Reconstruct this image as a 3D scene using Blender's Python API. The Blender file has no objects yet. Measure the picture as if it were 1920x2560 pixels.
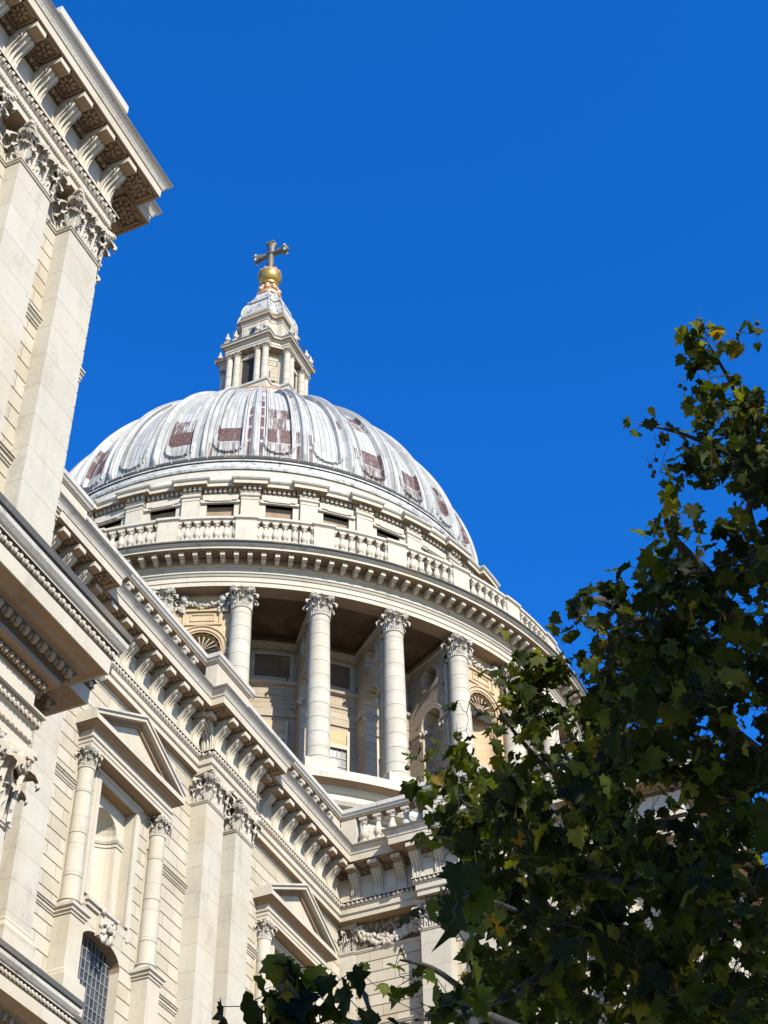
import bpy, math, random
import numpy as np
from math import sin, cos, pi, radians, sqrt, atan2
random.seed(7)
# ------------------------------------------------------------------ scene, camera, light
scene = bpy.context.scene
FPX, PITCH, ROLL, YAW = 4042.39, radians(43.158), radians(-1.1432), radians(23.4537)
CAM = np.array([0.0, 0.0, 1.6])
_fw = np.array([cos(PITCH)*cos(YAW), cos(PITCH)*sin(YAW), sin(PITCH)])
_r = np.array([sin(YAW), -cos(YAW), 0.0]); _u = np.cross(_r, _fw)
_rr = cos(ROLL)*_r + sin(ROLL)*_u; _uu = -sin(ROLL)*_r + cos(ROLL)*_u
cd = bpy.data.cameras.new('camera'); cam = bpy.data.objects.new('camera', cd)
scene.collection.objects.link(cam); scene.camera = cam
from mathutils import Matrix, Vector
M = Matrix(((_rr[0], _uu[0], -_fw[0], 0), (_rr[1], _uu[1], -_fw[1], 0), (_rr[2], _uu[2], -_fw[2], 1.6), (0, 0, 0, 1)))
cam.matrix_world = M
cd.sensor_fit = 'VERTICAL'; cd.sensor_height = 36.0; cd.sensor_width = 27.0
cd.lens = FPX*36.0/2560.0; cd.clip_start = 0.1; cd.clip_end = 2000

SUN_ELEV, SUN_AZ = radians(35), radians(-126)        # az: direction towards the sun, from +X counter-clockwise
w = bpy.data.worlds.new('World'); scene.world = w; w.use_nodes = True
nt = w.node_tree; nt.nodes.clear()
sky = nt.nodes.new('ShaderNodeTexSky'); sky.sky_type = 'NISHITA'; sky.sun_disc = False
sky.sun_elevation = SUN_ELEV; sky.sun_rotation = pi/2 - SUN_AZ
sky.altitude = 300; sky.air_density = 1.0; sky.dust_density = 0.25; sky.ozone_density = 5.0
hs = nt.nodes.new('ShaderNodeHueSaturation'); hs.inputs['Saturation'].default_value = 1.285; hs.inputs['Hue'].default_value = 0.5
bg = nt.nodes.new('ShaderNodeBackground'); bg.inputs['Strength'].default_value = 0.100
ow = nt.nodes.new('ShaderNodeOutputWorld')
tm = nt.nodes.new('ShaderNodeMix'); tm.data_type = 'RGBA'; tm.blend_type = 'MULTIPLY'; tm.inputs[0].default_value = 1.0; tm.inputs[7].default_value = (0.72, 1.07, 1.46, 1)
nt.links.new(sky.outputs[0], hs.inputs['Color']); nt.links.new(hs.outputs[0], tm.inputs[6]); nt.links.new(tm.outputs[2], bg.inputs[0]); nt.links.new(bg.outputs[0], ow.inputs[0])
sd = bpy.data.lights.new('sun', 'SUN'); sd.energy = 4.6; sd.angle = radians(0.5); sd.color = (1.0, 0.945, 0.84)
so = bpy.data.objects.new('sun', sd); scene.collection.objects.link(so)
sdir = Vector((cos(SUN_ELEV)*cos(SUN_AZ), cos(SUN_ELEV)*sin(SUN_AZ), sin(SUN_ELEV)))
so.rotation_euler = sdir.to_track_quat('Z', 'Y').to_euler()
scene.view_settings.view_transform = 'Standard'; scene.view_settings.look = 'None'
scene.view_settings.exposure = 1.02; scene.view_settings.gamma = 1.0
scene.cycles.max_bounces = 6; scene.cycles.diffuse_bounces = 4

def at(px, py, dist):
    """point seen at photo pixel (px, py) of the 1920x2560 picture, at a distance along the ray"""
    d = (px-960)*_rr - (py-1280)*_uu + FPX*_fw
    return CAM + d/np.linalg.norm(d)*dist

# ------------------------------------------------------------------ materials
KA = 0.76
def sc_(c): return tuple(q*KA for q in c)
def new_mat(name):
    m = bpy.data.materials.new(name); m.use_nodes = True
    n = m.node_tree.nodes; b = n['Principled BSDF']
    return m, n, m.node_tree.links, b
def mixrgb(n, l, fac, a, b_, mode='MIX'):
    x = n.new('ShaderNodeMix'); x.data_type = 'RGBA'; x.blend_type = mode
    for s, v in ((0, fac), (6, a), (7, b_)):
        if isinstance(v, (int, float)): x.inputs[s].default_value = v
        elif isinstance(v, tuple): x.inputs[s].default_value = (*v, 1)
        else: l.new(v, x.inputs[s])
    return x.outputs[2]
def noise(n, l, vec, scale, detail=4, rough=0.6, sx=1, sy=1, sz=1):
    mp = n.new('ShaderNodeMapping'); mp.inputs['Scale'].default_value = (sx, sy, sz); l.new(vec, mp.inputs[0])
    t = n.new('ShaderNodeTexNoise'); t.inputs['Scale'].default_value = scale; t.inputs['Detail'].default_value = detail
    t.inputs['Roughness'].default_value = rough; l.new(mp.outputs[0], t.inputs['Vector']); return t.outputs[0]
def ramp(n, l, v, a, b_, ca=0.0, cb=1.0):
    r = n.new('ShaderNodeMapRange'); r.inputs['From Min'].default_value = a; r.inputs['From Max'].default_value = b_
    r.inputs['To Min'].default_value = ca; r.inputs['To Max'].default_value = cb; l.new(v, r.inputs[0]); return r.outputs[0]
def stone(name, base, dark, brick=None, stain=0.35, bump=0.25, warm=(0.50, 0.36, 0.20), warmf=0.25, spots=0.0, bz=0.0, mort=0.006, bvar=0.10):
    base, dark, warm = sc_(base), sc_(dark), sc_(warm)
    m, n, l, b = new_mat(name)
    g = n.new('ShaderNodeNewGeometry'); pos = g.outputs['Position']
    col = mixrgb(n, l, ramp(n, l, noise(n, l, pos, 0.9, 5), 0.35, 0.7), base, tuple(c*0.88 for c in base))
    wf = n.new('ShaderNodeMath'); wf.operation = 'MULTIPLY'; l.new(ramp(n, l, noise(n, l, pos, 0.55, 3, 0.5), 0.52, 0.72), wf.inputs[0]); wf.inputs[1].default_value = warmf
    col = mixrgb(n, l, wf.outputs[0], col, warm)
    bumpsrc = noise(n, l, pos, 22, 6, 0.7)
    if brick:
        sp = n.new('ShaderNodeSeparateXYZ'); l.new(pos, sp.inputs[0])
        ad = n.new('ShaderNodeMath'); ad.operation = 'ADD'; l.new(sp.outputs[0], ad.inputs[0]); l.new(sp.outputs[1], ad.inputs[1])
        az = n.new('ShaderNodeMath'); az.operation = 'ADD'; l.new(sp.outputs[2], az.inputs[0]); az.inputs[1].default_value = bz
        cb = n.new('ShaderNodeCombineXYZ'); l.new(ad.outputs[0], cb.inputs[0]); l.new(az.outputs[0], cb.inputs[1])
        bt = n.new('ShaderNodeTexBrick'); l.new(cb.outputs[0], bt.inputs['Vector']); bt.inputs['Scale'].default_value = 1
        bt.inputs['Brick Width'].default_value = brick[0]; bt.inputs['Row Height'].default_value = brick[1]
        bt.inputs['Mortar Size'].default_value = mort; bt.inputs['Mortar Smooth'].default_value = 0.1; bt.inputs['Bias'].default_value = 0
        bt.inputs['Color1'].default_value = (1, 1, 1, 1); bt.inputs['Color2'].default_value = (1-bvar, 1-bvar*1.15, 1-bvar*1.5, 1)
        bt.inputs['Mortar'].default_value = (0.42, 0.37, 0.30, 1)
        col = mixrgb(n, l, 1.0, col, bt.outputs[0], 'MULTIPLY')
    if stain > 0:
        st = ramp(n, l, noise(n, l, pos, 1.6, 7, 0.72, 1, 1, 0.45), 0.55, 0.78, 0, stain)
        col = mixrgb(n, l, st, col, dark)
    if spots > 0:
        sk = ramp(n, l, noise(n, l, pos, 4.0, 5, 0.65, 1, 1, 0.10), 0.55, 0.72, 0, 0.32)
        col = mixrgb(n, l, sk, col, tuple(0.55*q for q in base))
        st = ramp(n, l, noise(n, l, pos, 5.5, 6, 0.8), 0.60, 0.70, 0, spots)
        col = mixrgb(n, l, st, col, dark)
    l.new(col, b.inputs['Base Color']); b.inputs['Roughness'].default_value = 0.9
    b.inputs['Specular IOR Level'].default_value = 0.15
    bp = n.new('ShaderNodeBump'); bp.inputs['Strength'].default_value = bump; bp.inputs['Distance'].default_value = 0.03
    l.new(bumpsrc, bp.inputs['Height']); l.new(bp.outputs[0], b.inputs['Normal'])
    return m
SB = (0.57, 0.51, 0.395)
MAT = {}
MAT['stone'] = stone('portland_stone', SB, (0.22, 0.19, 0.15), None, 0.5, spots=0.4)
MAT['shaft'] = stone('portland_stone_shaft', (0.55, 0.505, 0.405), (0.26, 0.23, 0.19), (90.0, 0.82), 0.65, spots=0.8, mort=0.005, bvar=0.06)
MAT['ashlar'] = stone('portland_stone_ashlar', SB, (0.26, 0.22, 0.17), (0.94, 0.411), 0.32, bz=-25.13+0.411*90, mort=0.008, bvar=0.15, spots=0.15)
MAT['drumwall'] = stone('drum_stone', (0.52, 0.47, 0.38), (0.25, 0.22, 0.18), (1.3, 0.45), 0.3, spots=0.2, mort=0.012, bvar=0.16)
MAT['warm'] = stone('golden_stone', (0.58, 0.43, 0.26), (0.36, 0.26, 0.16), (1.1, 0.5), 0.3, warmf=0.1)
MAT['deep_shade'] = stone('deep_shade_stone', (0.16, 0.11, 0.075), (0.04, 0.03, 0.02), (0.8, 0.5), 0.6)  # peristyle ceiling and sunk panels: their deep shade put into the colour
MAT['soffit'] = stone('soffit_stone', (0.33, 0.235, 0.15), (0.12, 0.075, 0.045), None, 0.6, spots=0.5)  # brown staining, deepened to carry the underside shade in the colour
MAT['inner'] = stone('inner_wall_stone', (0.47, 0.40, 0.31), (0.22, 0.17, 0.12), (1.3, 0.45), 0.4, spots=0.2, mort=0.012, bvar=0.16)  # drum stone again, darkened and browned to hold the peristyle's shade
MAT['grime'] = stone('hollow_shade_stone', (0.10, 0.08, 0.055), (0.03, 0.025, 0.018), None, 0.5)  # near-black ground behind carving; the shade of the hollows put into the colour
MAT['weath'] = stone('weathered_stone', (0.58, 0.54, 0.46), (0.08, 0.07, 0.055), None, 0.8, spots=0.9, bump=0.5)
MAT['slate'] = stone('lead_flashing', (0.10, 0.10, 0.092), (0.30, 0.29, 0.26), None, 0.5)
MAT['carved'] = stone('carved_stone', (0.52, 0.475, 0.39), (0.10, 0.08, 0.055), None, 0.6, spots=0.6)

def simple(name, col, rough=0.5, metal=0.0, spec=0.5):
    col = sc_(col)
    m, n, l, b = new_mat(name); b.inputs['Base Color'].default_value = (*col, 1)
    b.inputs['Roughness'].default_value = rough; b.inputs['Metallic'].default_value = metal; b.inputs['Specular IOR Level'].default_value = spec
    return m
def noisy(name, c1, c2, scale, rough=0.5, metal=0.0, lo=0.4, hi=0.65):
    c1, c2 = sc_(c1), sc_(c2)
    m, n, l, b = new_mat(name); g = n.new('ShaderNodeNewGeometry')
    l.new(mixrgb(n, l, ramp(n, l, noise(n, l, g.outputs['Position'], scale, 6, 0.7), lo, hi), c1, c2), b.inputs['Base Color'])
    b.inputs['Roughness'].default_value = rough; b.inputs['Metallic'].default_value = metal
    return m
MAT['glass'] = noisy('leaded_glass', (0.02, 0.025, 0.032), (0.075, 0.085, 0.095), 3.0, 0.3)
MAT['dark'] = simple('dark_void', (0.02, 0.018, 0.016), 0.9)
MAT['bars'] = simple('window_lead', (0.27, 0.27, 0.255), 0.6)
MAT['gold'] = noisy('gilding', (0.62, 0.40, 0.09), (0.36, 0.24, 0.08), 3.5, 0.38, 0.65)
MAT['rosegold'] = noisy('worn_gilding', (0.72, 0.40, 0.20), (0.46, 0.30, 0.17), 4.0, 0.5, 0.3)
MAT['bronze'] = noisy('weathered_bronze', (0.16, 0.145, 0.11), (0.07, 0.065, 0.05), 4.0, 0.6, 0.2)
MAT['paving'] = stone('york_paving', (0.42, 0.35, 0.26), (0.2, 0.18, 0.15), None, 0.4)
MAT['leadlantern'] = noisy('lead_white', (0.50, 0.485, 0.43), (0.15, 0.15, 0.14), 2.6, 0.6, 0, 0.48, 0.66)
MAT['rust'] = noisy('red_oxide_rail', (0.50, 0.20, 0.13), (0.48, 0.37, 0.24), 2.0, 0.7)

def dome_material():
    m, n, l, b = new_mat('dome_lead')
    uv = n.new('ShaderNodeUVMap'); uv.uv_map = 'UVMap'
    at_ = n.new('ShaderNodeAttribute'); at_.attribute_name = 'patch'
    # uv: x = bay angle (1 per bay), y = metres up the dome
    base = mixrgb(n, l, ramp(n, l, noise(n, l, uv.outputs[0], 3.0, 5, 0.7, 3, 0.25, 1), 0.35, 0.7), sc_((0.52, 0.51, 0.475)), sc_((0.38, 0.375, 0.35)))
    # sheet to sheet variation
    bt = n.new('ShaderNodeTexBrick'); l.new(uv.outputs[0], bt.inputs['Vector']); bt.inputs['Scale'].default_value = 1
    bt.offset = 0.0
    bt.inputs['Brick Width'].default_value = 0.106; bt.inputs['Row Height'].default_value = 1.6; bt.inputs['Mortar Size'].default_value = 0.008
    bt.inputs['Mortar Smooth'].default_value = 0.2
    bt.inputs['Color1'].default_value = (1.0, 1.0, 1.0, 1); bt.inputs['Color2'].default_value = (0.74, 0.74, 0.71, 1); bt.inputs['Mortar'].default_value = (0.25, 0.25, 0.23, 1)
    base = mixrgb(n, l, 0.85, base, bt.outputs[0], 'MULTIPLY')
    st = ramp(n, l, noise(n, l, uv.outputs[0], 5.0, 6, 0.75, 7, 0.11, 1), 0.57, 0.70, 0, 0.62)
    base = mixrgb(n, l, st, base, (0.15, 0.14, 0.12))
    # red-brown oxide, streaked
    pn = noise(n, l, uv.outputs[0], 5.0, 5, 0.7, 9, 0.12, 1)
    su = n.new('ShaderNodeMath'); su.operation = 'ADD'; l.new(at_.outputs['Fac'], su.inputs[0]); l.new(pn, su.inputs[1])
    pf = ramp(n, l, su.outputs[0], 1.0, 1.10)
    red = mixrgb(n, l, ramp(n, l, noise(n, l, uv.outputs[0], 4, 4, 0.6, 4, 1, 1), 0.4, 0.65), (0.055, 0.026, 0.021), (0.12, 0.068, 0.057))
    col = mixrgb(n, l, pf, base, red)
    l.new(col, b.inputs['Base Color']); b.inputs['Roughness'].default_value = 0.62; b.inputs['Specular IOR Level'].default_value = 0.3
    bp = n.new('ShaderNodeBump'); bp.inputs['Strength'].default_value = 0.35; bp.inputs['Distance'].default_value = 0.05
    l.new(noise(n, l, uv.outputs[0], 6, 4, 0.6, 3, 0.6, 1), bp.inputs['Height']); l.new(bp.outputs[0], b.inputs['Normal'])
    return m
MAT['dome'] = dome_material()

def leaf_material():
    m, n, l, b = new_mat('plane_leaves')
    a = n.new('ShaderNodeAttribute'); a.attribute_name = 'tint'
    cr = n.new('ShaderNodeValToRGB'); e = cr.color_ramp.elements
    e[0].position = 0.0; e[0].color = (0.006, 0.010, 0.005, 1); e[1].position = 1.0; e[1].color = (0.17, 0.10, 0.014, 1)
    for p_, c_ in ((0.45, (0.017, 0.026, 0.005)), (0.75, (0.045, 0.064, 0.010)), (0.90, (0.14, 0.15, 0.03))):
        k = e.new(p_); k.color = (*sc_(c_), 1)
    l.new(a.outputs['Fac'], cr.inputs[0]); l.new(cr.outputs[0], b.inputs['Base Color'])
    b.inputs['Roughness'].default_value = 0.6; b.inputs['Specular IOR Level'].default_value = 0.12
    tr = n.new('ShaderNodeBsdfTranslucent'); tc = mixrgb(n, l, 1.0, cr.outputs[0], (2.3, 2.2, 0.5), 'MULTIPLY'); l.new(tc, tr.inputs[0])
    mx = n.new('ShaderNodeMixShader'); mx.inputs[0].default_value = 0.48
    l.new(b.outputs[0], mx.inputs[1]); l.new(tr.outputs[0], mx.inputs[2])
    l.new(mx.outputs[0], n['Material Output'].inputs[0])
    return m
MAT['leaf'] = leaf_material()
MAT['bark'] = noisy('plane_bark', (0.014, 0.012, 0.008), (0.04, 0.036, 0.026), 5.0, 0.85)
MAT['twig'] = noisy('twig_bark', (0.012, 0.012, 0.007), (0.032, 0.03, 0.018), 9.0, 0.8)
MAT['seed'] = noisy('seed_ball', (0.035, 0.032, 0.018), (0.09, 0.075, 0.035), 60.0, 0.95)

# ------------------------------------------------------------------ mesh helpers
class MB:
    def __init__(s): s.v = []; s.f = []; s.m = []; s.mats = []
    def mi(s, mat):
        if mat not in s.mats: s.mats.append(mat)
        return s.mats.index(mat)
    def add(s, verts, faces, mat='stone'):
        o = len(s.v); s.v.extend(tuple(map(float, q)) for q in verts); k = s.mi(mat)
        for f in faces: s.f.append(tuple(i+o for i in f)); s.m.append(k)
    def box(s, a, b, mat='stone'):
        x0, y0, z0 = [min(a[i], b[i]) for i in range(3)]; x1, y1, z1 = [max(a[i], b[i]) for i in range(3)]
        s.add([(x0,y0,z0),(x1,y0,z0),(x1,y1,z0),(x0,y1,z0),(x0,y0,z1),(x1,y0,z1),(x1,y1,z1),(x0,y1,z1)],
              [(0,3,2,1),(4,5,6,7),(0,1,5,4),(1,2,6,5),(2,3,7,6),(3,0,4,7)], mat)
    def grid(s, P, mat='stone', close_u=False, close_v=False):
        P = np.asarray(P, float); nu, nv = P.shape[:2]; F = []
        for i in range(nu if close_u else nu-1):
            for j in range(nv if close_v else nv-1):
                F.append((i*nv+j, ((i+1) % nu)*nv+j, ((i+1) % nu)*nv+(j+1) % nv, i*nv+(j+1) % nv))
        s.add(P.reshape(-1, 3), F, mat)
    def ellipsoid(s, c, r, nu=6, nv=4, mat='stone', R=None):
        V = []; 
        for j in range(nv+1):
            ph = pi*j/nv
            for i in range(nu):
                q = np.array([r[0]*sin(ph)*cos(2*pi*i/nu), r[1]*sin(ph)*sin(2*pi*i/nu), r[2]*cos(ph)])
                if R is not None: q = R @ q
                V.append(q+np.array(c))
        F = [(j*nu+i, (j+1)*nu+i, (j+1)*nu+(i+1) % nu, j*nu+(i+1) % nu) for j in range(nv) for i in range(nu)]
        s.add(V, F, mat)
    def lathe(s, prof, c=(0, 0), n=24, a0=0, a1=2*pi, mat='stone', mats=None):
        full = abs(a1-a0-2*pi) < 1e-6; k = n if full else n+1
        A = [a0+(a1-a0)*i/n for i in range(k)]
        for j in range(len(prof)-1):
            (r0, z0), (r1, z1) = prof[j], prof[j+1]
            V = []
            for a in A: V += [(c[0]+r0*cos(a), c[1]+r0*sin(a), z0), (c[0]+r1*cos(a), c[1]+r1*sin(a), z1)]
            F = [(2*i, 2*((i+1) % k), 2*((i+1) % k)+1, 2*i+1) for i in range(k if full else k-1)]
            s.add(V, F, mats[j] if mats else mat)
    def tube(s, pts, rad, n=5, mat='stone'):
        pts = [np.array(q, float) for q in pts]
        if not hasattr(rad, '__len__'): rad = [rad]*len(pts)
        rings = []; up = np.array([0.13, 0.27, 0.95])
        for i, q in enumerate(pts):
            t = pts[min(i+1, len(pts)-1)]-pts[max(i-1, 0)]; t /= (np.linalg.norm(t)+1e-9)
            a = np.cross(t, up); na = np.linalg.norm(a)
            if na < 1e-3: a = np.cross(t, [1, 0, 0]); na = np.linalg.norm(a)
            a /= na; b = np.cross(t, a)
            rings.append([q+rad[i]*(cos(2*pi*k/n)*a+sin(2*pi*k/n)*b) for k in range(n)])
        s.grid(rings, mat, close_v=True)
    def sweep(s, path, prof, mat='stone', mats=None, caps=True):
        """profile of (d outward, z) along a plan path; outward is to the right of travel"""
        P = [np.array(q, float) for q in path]; N = []
        for i in range(len(P)-1):
            t = P[i+1]-P[i]; t /= np.linalg.norm(t); N.append(np.array([t[1], -t[0]]))
        off = []
        for i in range(len(P)):
            if i == 0: off.append(N[0])
            elif i == len(P)-1: off.append(N[-1])
            else: off.append((N[i-1]+N[i])/(1+N[i-1] @ N[i]))
        for j in range(len(prof)-1):
            V = []
            for q, o in zip(P, off):
                for d, z in (prof[j], prof[j+1]): V.append((q[0]+o[0]*d, q[1]+o[1]*d, z))
            s.add(V, [(2*i, 2*i+2, 2*i+3, 2*i+1) for i in range(len(P)-1)], mats[j] if mats else mat)
        if caps:
            for q, o in ((P[0], off[0]), (P[-1], off[-1])):
                s.add([(q[0]+o[0]*d, q[1]+o[1]*d, z) for d, z in prof], [tuple(range(len(prof)))], mat)
    def xform(s, fn): s.v = [tuple(fn(np.array(q))) for q in s.v]; return s
    def merge(s, o, fn=None):
        off = len(s.v); s.v.extend([tuple(fn(np.array(q))) for q in o.v] if fn else o.v)
        mp = [s.mi(mn) for mn in o.mats]
        for f, k in zip(o.f, o.m): s.f.append(tuple(i+off for i in f)); s.m.append(mp[k])
    def mesh(s, name, smooth=False):
        me = bpy.data.meshes.new(name); me.from_pydata(s.v, [], s.f)
        for mn in s.mats: me.materials.append(MAT[mn])
        me.polygons.foreach_set('material_index', s.m)
        if smooth: me.polygons.foreach_set('use_smooth', [True]*len(s.f))
        me.update(); return me
    def build(s, name, parent=None, smooth=False, loc=None, rz=0):
        o = bpy.data.objects.new(name, s.mesh(name, smooth)); scene.collection.objects.link(o)
        if parent: o.parent = parent
        if loc is not None: o.location = loc
        o.rotation_euler.z = rz
        return o
def smooth_by_angle(o, ang=40):
    me = o.data
    try:
        me.set_sharp_from_angle(angle=radians(ang)); me.polygons.foreach_set('use_smooth', [True]*len(me.polygons))
    except Exception: pass
def tag(o, label=None, cat=None, group=None, kind=None):
    if label: o['label'] = label
    if cat: o['category'] = cat
    if group: o['group'] = group
    if kind: o['kind'] = kind
    return o
def empty(name, loc=(0, 0, 0)):
    o = bpy.data.objects.new(name, None); scene.collection.objects.link(o); o.location = loc; o.empty_display_size = 1; return o
def inst(src, parent, loc, rz=0, kids=True, scale=None):
    c = src.copy(); scene.collection.objects.link(c); c.parent = parent; c.location = loc; c.rotation_euler.z = rz
    if scale: c.scale = scale
    if kids:
        for k in list(src.children):
            d = k.copy(); scene.collection.objects.link(d); d.parent = c
    return c
def rot2(v, a): return np.array([v[0]*cos(a)-v[1]*sin(a), v[0]*sin(a)+v[1]*cos(a), v[2]])

CX, CY = 72.9517, 41.4321
cath = empty('cathedral', (45, 25, 0))
tag(cath, 'white stone domed cathedral with lead dome, lantern, golden ball and cross', 'cathedral')
_cinv = Vector((45, 25, 0))
class Root:  # parts are built in world coordinates; parents sit at the origin of the cathedral
    pass
cath.location = (0, 0, 0)

# ------------------------------------------------------------------ carved elements
def leaf_grid(hl, wl, r=0.16, nu=9, nv=13, lobes=4.0):
    """acanthus leaf in local coords: x across, y = outward negative, z up"""
    P = []
    for j in range(nv):
        v = j/(nv-1)
        if v < 0.62: zc = v/0.62*(hl*0.86); out = 0.04*hl+0.10*hl*(v/0.62)**2
        else:
            ph = (v-0.62)/0.38*radians(215); zc = hl*0.86+r*hl*sin(ph); out = 0.14*hl+r*hl*(1-cos(ph))
        wd = wl*0.5*(0.62+0.55*sin(pi*min(1, v*0.9+0.12)))*(1-0.38*abs(sin(v*pi*lobes)))*(1 if v < 0.75 else 1-(v-0.75)*1.9)
        row = []
        for i in range(nu):
            u = -1+2*i/(nu-1)
            rid = 0.055*hl*cos(u*pi*2.5)
            row.append((u*wd, -(out+rid-0.10*wl*u*u), zc-0.10*hl*u*u))
        P.append(row)
    return np.array(P)
def volute(mb, c, r, rz, mat='carved', turns=1.6, tube=0.22):
    """flat spiral scroll facing -y, rotated rz about z"""
    pts = []; rad = []
    for i in range(15):
        t = i/14; a = t*turns*2*pi; rr = r*(1-0.80*t)
        q = np.array([rr*cos(a), -0.35*r*t, rr*sin(a)]); pts.append(rot2(q, rz)+np.array(c)); rad.append(r*tube*(1-0.45*t))
    mb.tube(pts, rad, 5, mat)
    R = np.array([[cos(rz), -sin(rz), 0], [sin(rz), cos(rz), 0], [0, 0, 1]])
    mb.ellipsoid(np.array(c)+rot2(np.array([0, 0.25*r, 0]), rz), (r*0.92, r*0.45, r*0.92), 8, 5, mat, R)
def capital(kind, w, h, dep=0.5):
    """w = neck width/diameter. kind 'pilaster': local origin at front-face centre line on the wall plane; 'round': on the axis"""
    mb = MB(); hw = w/2
    if kind == 'round':
        mb.lathe([(hw*0.97, 0), (hw*0.93, 0.3*h), (hw*0.98, 0.6*h), (hw*1.18, 0.86*h), (hw*1.2, 0.88*h)], n=16, mat='grime')
        spots = [(pi/4*k, 0, 0.42*h) for k in range(8)] + [(pi/4*k+pi/8, 0.0, 0.70*h) for k in range(8)]
        for a, z0, hl in spots:
            L = leaf_grid(hl, w*0.42 if hl < 0.5*h else w*0.40)
            q = L.reshape(-1, 3).copy(); q[:, 1] -= hw*0.90; q = np.array([rot2(p_, a) for p_ in q]); q[:, 2] += z0
            mb.grid(q.reshape(L.shape), 'carved')
        for k in range(4):
            a = pi/4+k*pi/2
            for s_ in (-1, 1):
                c = rot2(np.array([s_*0.10*w, -hw*1.42, 0.80*h]), a); volute(mb, c, 0.13*h, a+s_*0.5)
            mb.tube([rot2(np.array([0, -hw*0.98, 0.5*h]), a), rot2(np.array([0, -hw*1.1, 0.68*h]), a), rot2(np.array([0, -hw*1.5, 0.84*h]), a)], [0.05*w, 0.06*w, 0.05*w], 5, 'carved')
        def ring(e):
            pts = []
            for k in range(4):
                a = pi/4+k*pi/2; b = a+pi/2
                A = np.array([cos(a), sin(a)])*hw*1.62*e; B = np.array([cos(b), sin(b)])*hw*1.62*e
                for t in np.linspace(0.06, 0.94, 7):
                    m_ = A*(1-t)+B*t; m_ *= 1-0.17*sin(pi*t); pts.append(m_)
            return pts
        for z0, z1, e in ((0.88*h, 0.93*h, 0.95), (0.93*h, h-0.004, 1.02)):
            r_ = ring(e); n = len(r_)
            mb.add([(q[0], q[1], z0) for q in r_]+[(q[0], q[1], z1) for q in r_], [(i, (i+1) % n, n+(i+1) % n, n+i) for i in range(n)]+[tuple(range(n))[::-1], tuple(range(n, 2*n))], 'stone')
        for k in range(4):
            a = k*pi/2; c = rot2(np.array([0, -hw*1.02, 0.93*h]), a)
            mb.ellipsoid(c, (0.11*w, 0.11*w, 0.12*h), 6, 4, 'carved')
    else:
        # bell
        for z0, z1, e0, e1 in ((0, 0.55*h, 0, 0.01), (0.55*h, 0.86*h, 0.01, 0.05)):
            V = [(-hw-e0, dep, z0), (-hw-e0, -e0, z0), (hw+e0, -e0, z0), (hw+e0, dep, z0), (-hw-e1, dep, z1), (-hw-e1, -e1, z1), (hw+e1, -e1, z1), (hw+e1, dep, z1)]
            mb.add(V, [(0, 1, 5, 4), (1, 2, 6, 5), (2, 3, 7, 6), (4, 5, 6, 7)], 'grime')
        def put(x, y, a, z0, hl, wl):
            L = leaf_grid(hl, wl, nu=9); q = np.array([rot2(p_, a) for p_ in L.reshape(-1, 3)])+np.array([x, y, z0]); mb.grid(q.reshape(L.shape), 'carved')
        for x in (-0.36*w, 0, 0.36*w): put(x, 0, 0, 0, 0.42*h, 0.34*w)
        for x in (-0.5*w, 0.5*w): put(x, 0, pi/4 if x > 0 else -pi/4, 0, 0.44*h, 0.3*w)
        for x in (-0.18*w, 0.18*w): put(x, 0, 0, 0.02, 0.70*h, 0.36*w)
        for x in (-0.47*w, 0.47*w): put(x, 0.0, pi/4 if x > 0 else -pi/4, 0.02, 0.72*h, 0.3*w)
        for y in (0.25*dep+0.05, 0.8*dep):
            put(-hw, y, -pi/2, 0, 0.42*h, 0.30*w); put(hw, y, pi/2, 0, 0.42*h, 0.30*w)
        put(-hw, 0.55*dep, -pi/2, 0, 0.72*h, 0.34*w); put(hw, 0.55*dep, pi/2, 0, 0.72*h, 0.34*w)
        for s_ in (-1, 1):
            volute(mb, (s_*(hw+0.01*w), -0.13*w, 0.77*h), 0.15*h, s_*0.25)
            volute(mb, (s_*(hw+0.10*w), -0.02*w, 0.77*h), 0.14*h, s_*(pi/2-0.25))
            mb.tube([(s_*0.1*w, -0.05*w, 0.62*h), (s_*0.25*w, -0.09*w, 0.86*h), (s_*0.42*w, -0.12*w, 0.90*h)], [0.03*w, 0.04*w, 0.03*w], 5, 'carved')
        mb.tube([(-0.42*w, -0.08*w, 0.80*h), (0, -0.03*w, 0.76*h), (0.42*w, -0.08*w, 0.80*h)], 0.028*w, 5, 'carved')
        fr = [(-hw-0.17*w, -0.20*w), (-hw-0.10*w, -0.22*w)] + [(t*w*0.5, -0.20*w+0.13*w*(1-t*t)) for t in (-0.75, -0.4, 0, 0.4, 0.75)] + [(hw+0.10*w, -0.22*w), (hw+0.17*w, -0.20*w), (hw+0.17*w, -0.12*w), (hw+0.08*w, 0.5*dep), (hw+0.08*w, dep), (-hw-0.08*w, dep), (-hw-0.08*w, 0.5*dep), (-hw-0.17*w, -0.12*w)]
        n = len(fr)
        for z0, z1, e in ((0.86*h, 0.92*h, 0.93), (0.92*h, h-0.004, 1.0)):
            pl = [(q[0]*e, q[1]*e if q[1] < 0 else q[1]) for q in fr]
            mb.add([(*q, z0) for q in pl]+[(*q, z1) for q in pl], [(i, (i+1) % n, n+(i+1) % n, n+i) for i in range(n)]+[tuple(range(n))[::-1], tuple(range(n, 2*n))], 'stone')
        for k in range(5):
            a = 2*pi*k/5; mb.ellipsoid((0.05*w*cos(a), -0.12*w, 0.91*h+0.05*w*sin(a)), (0.045*w,)*3, 5, 4, 'carved')
    return mb

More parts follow.
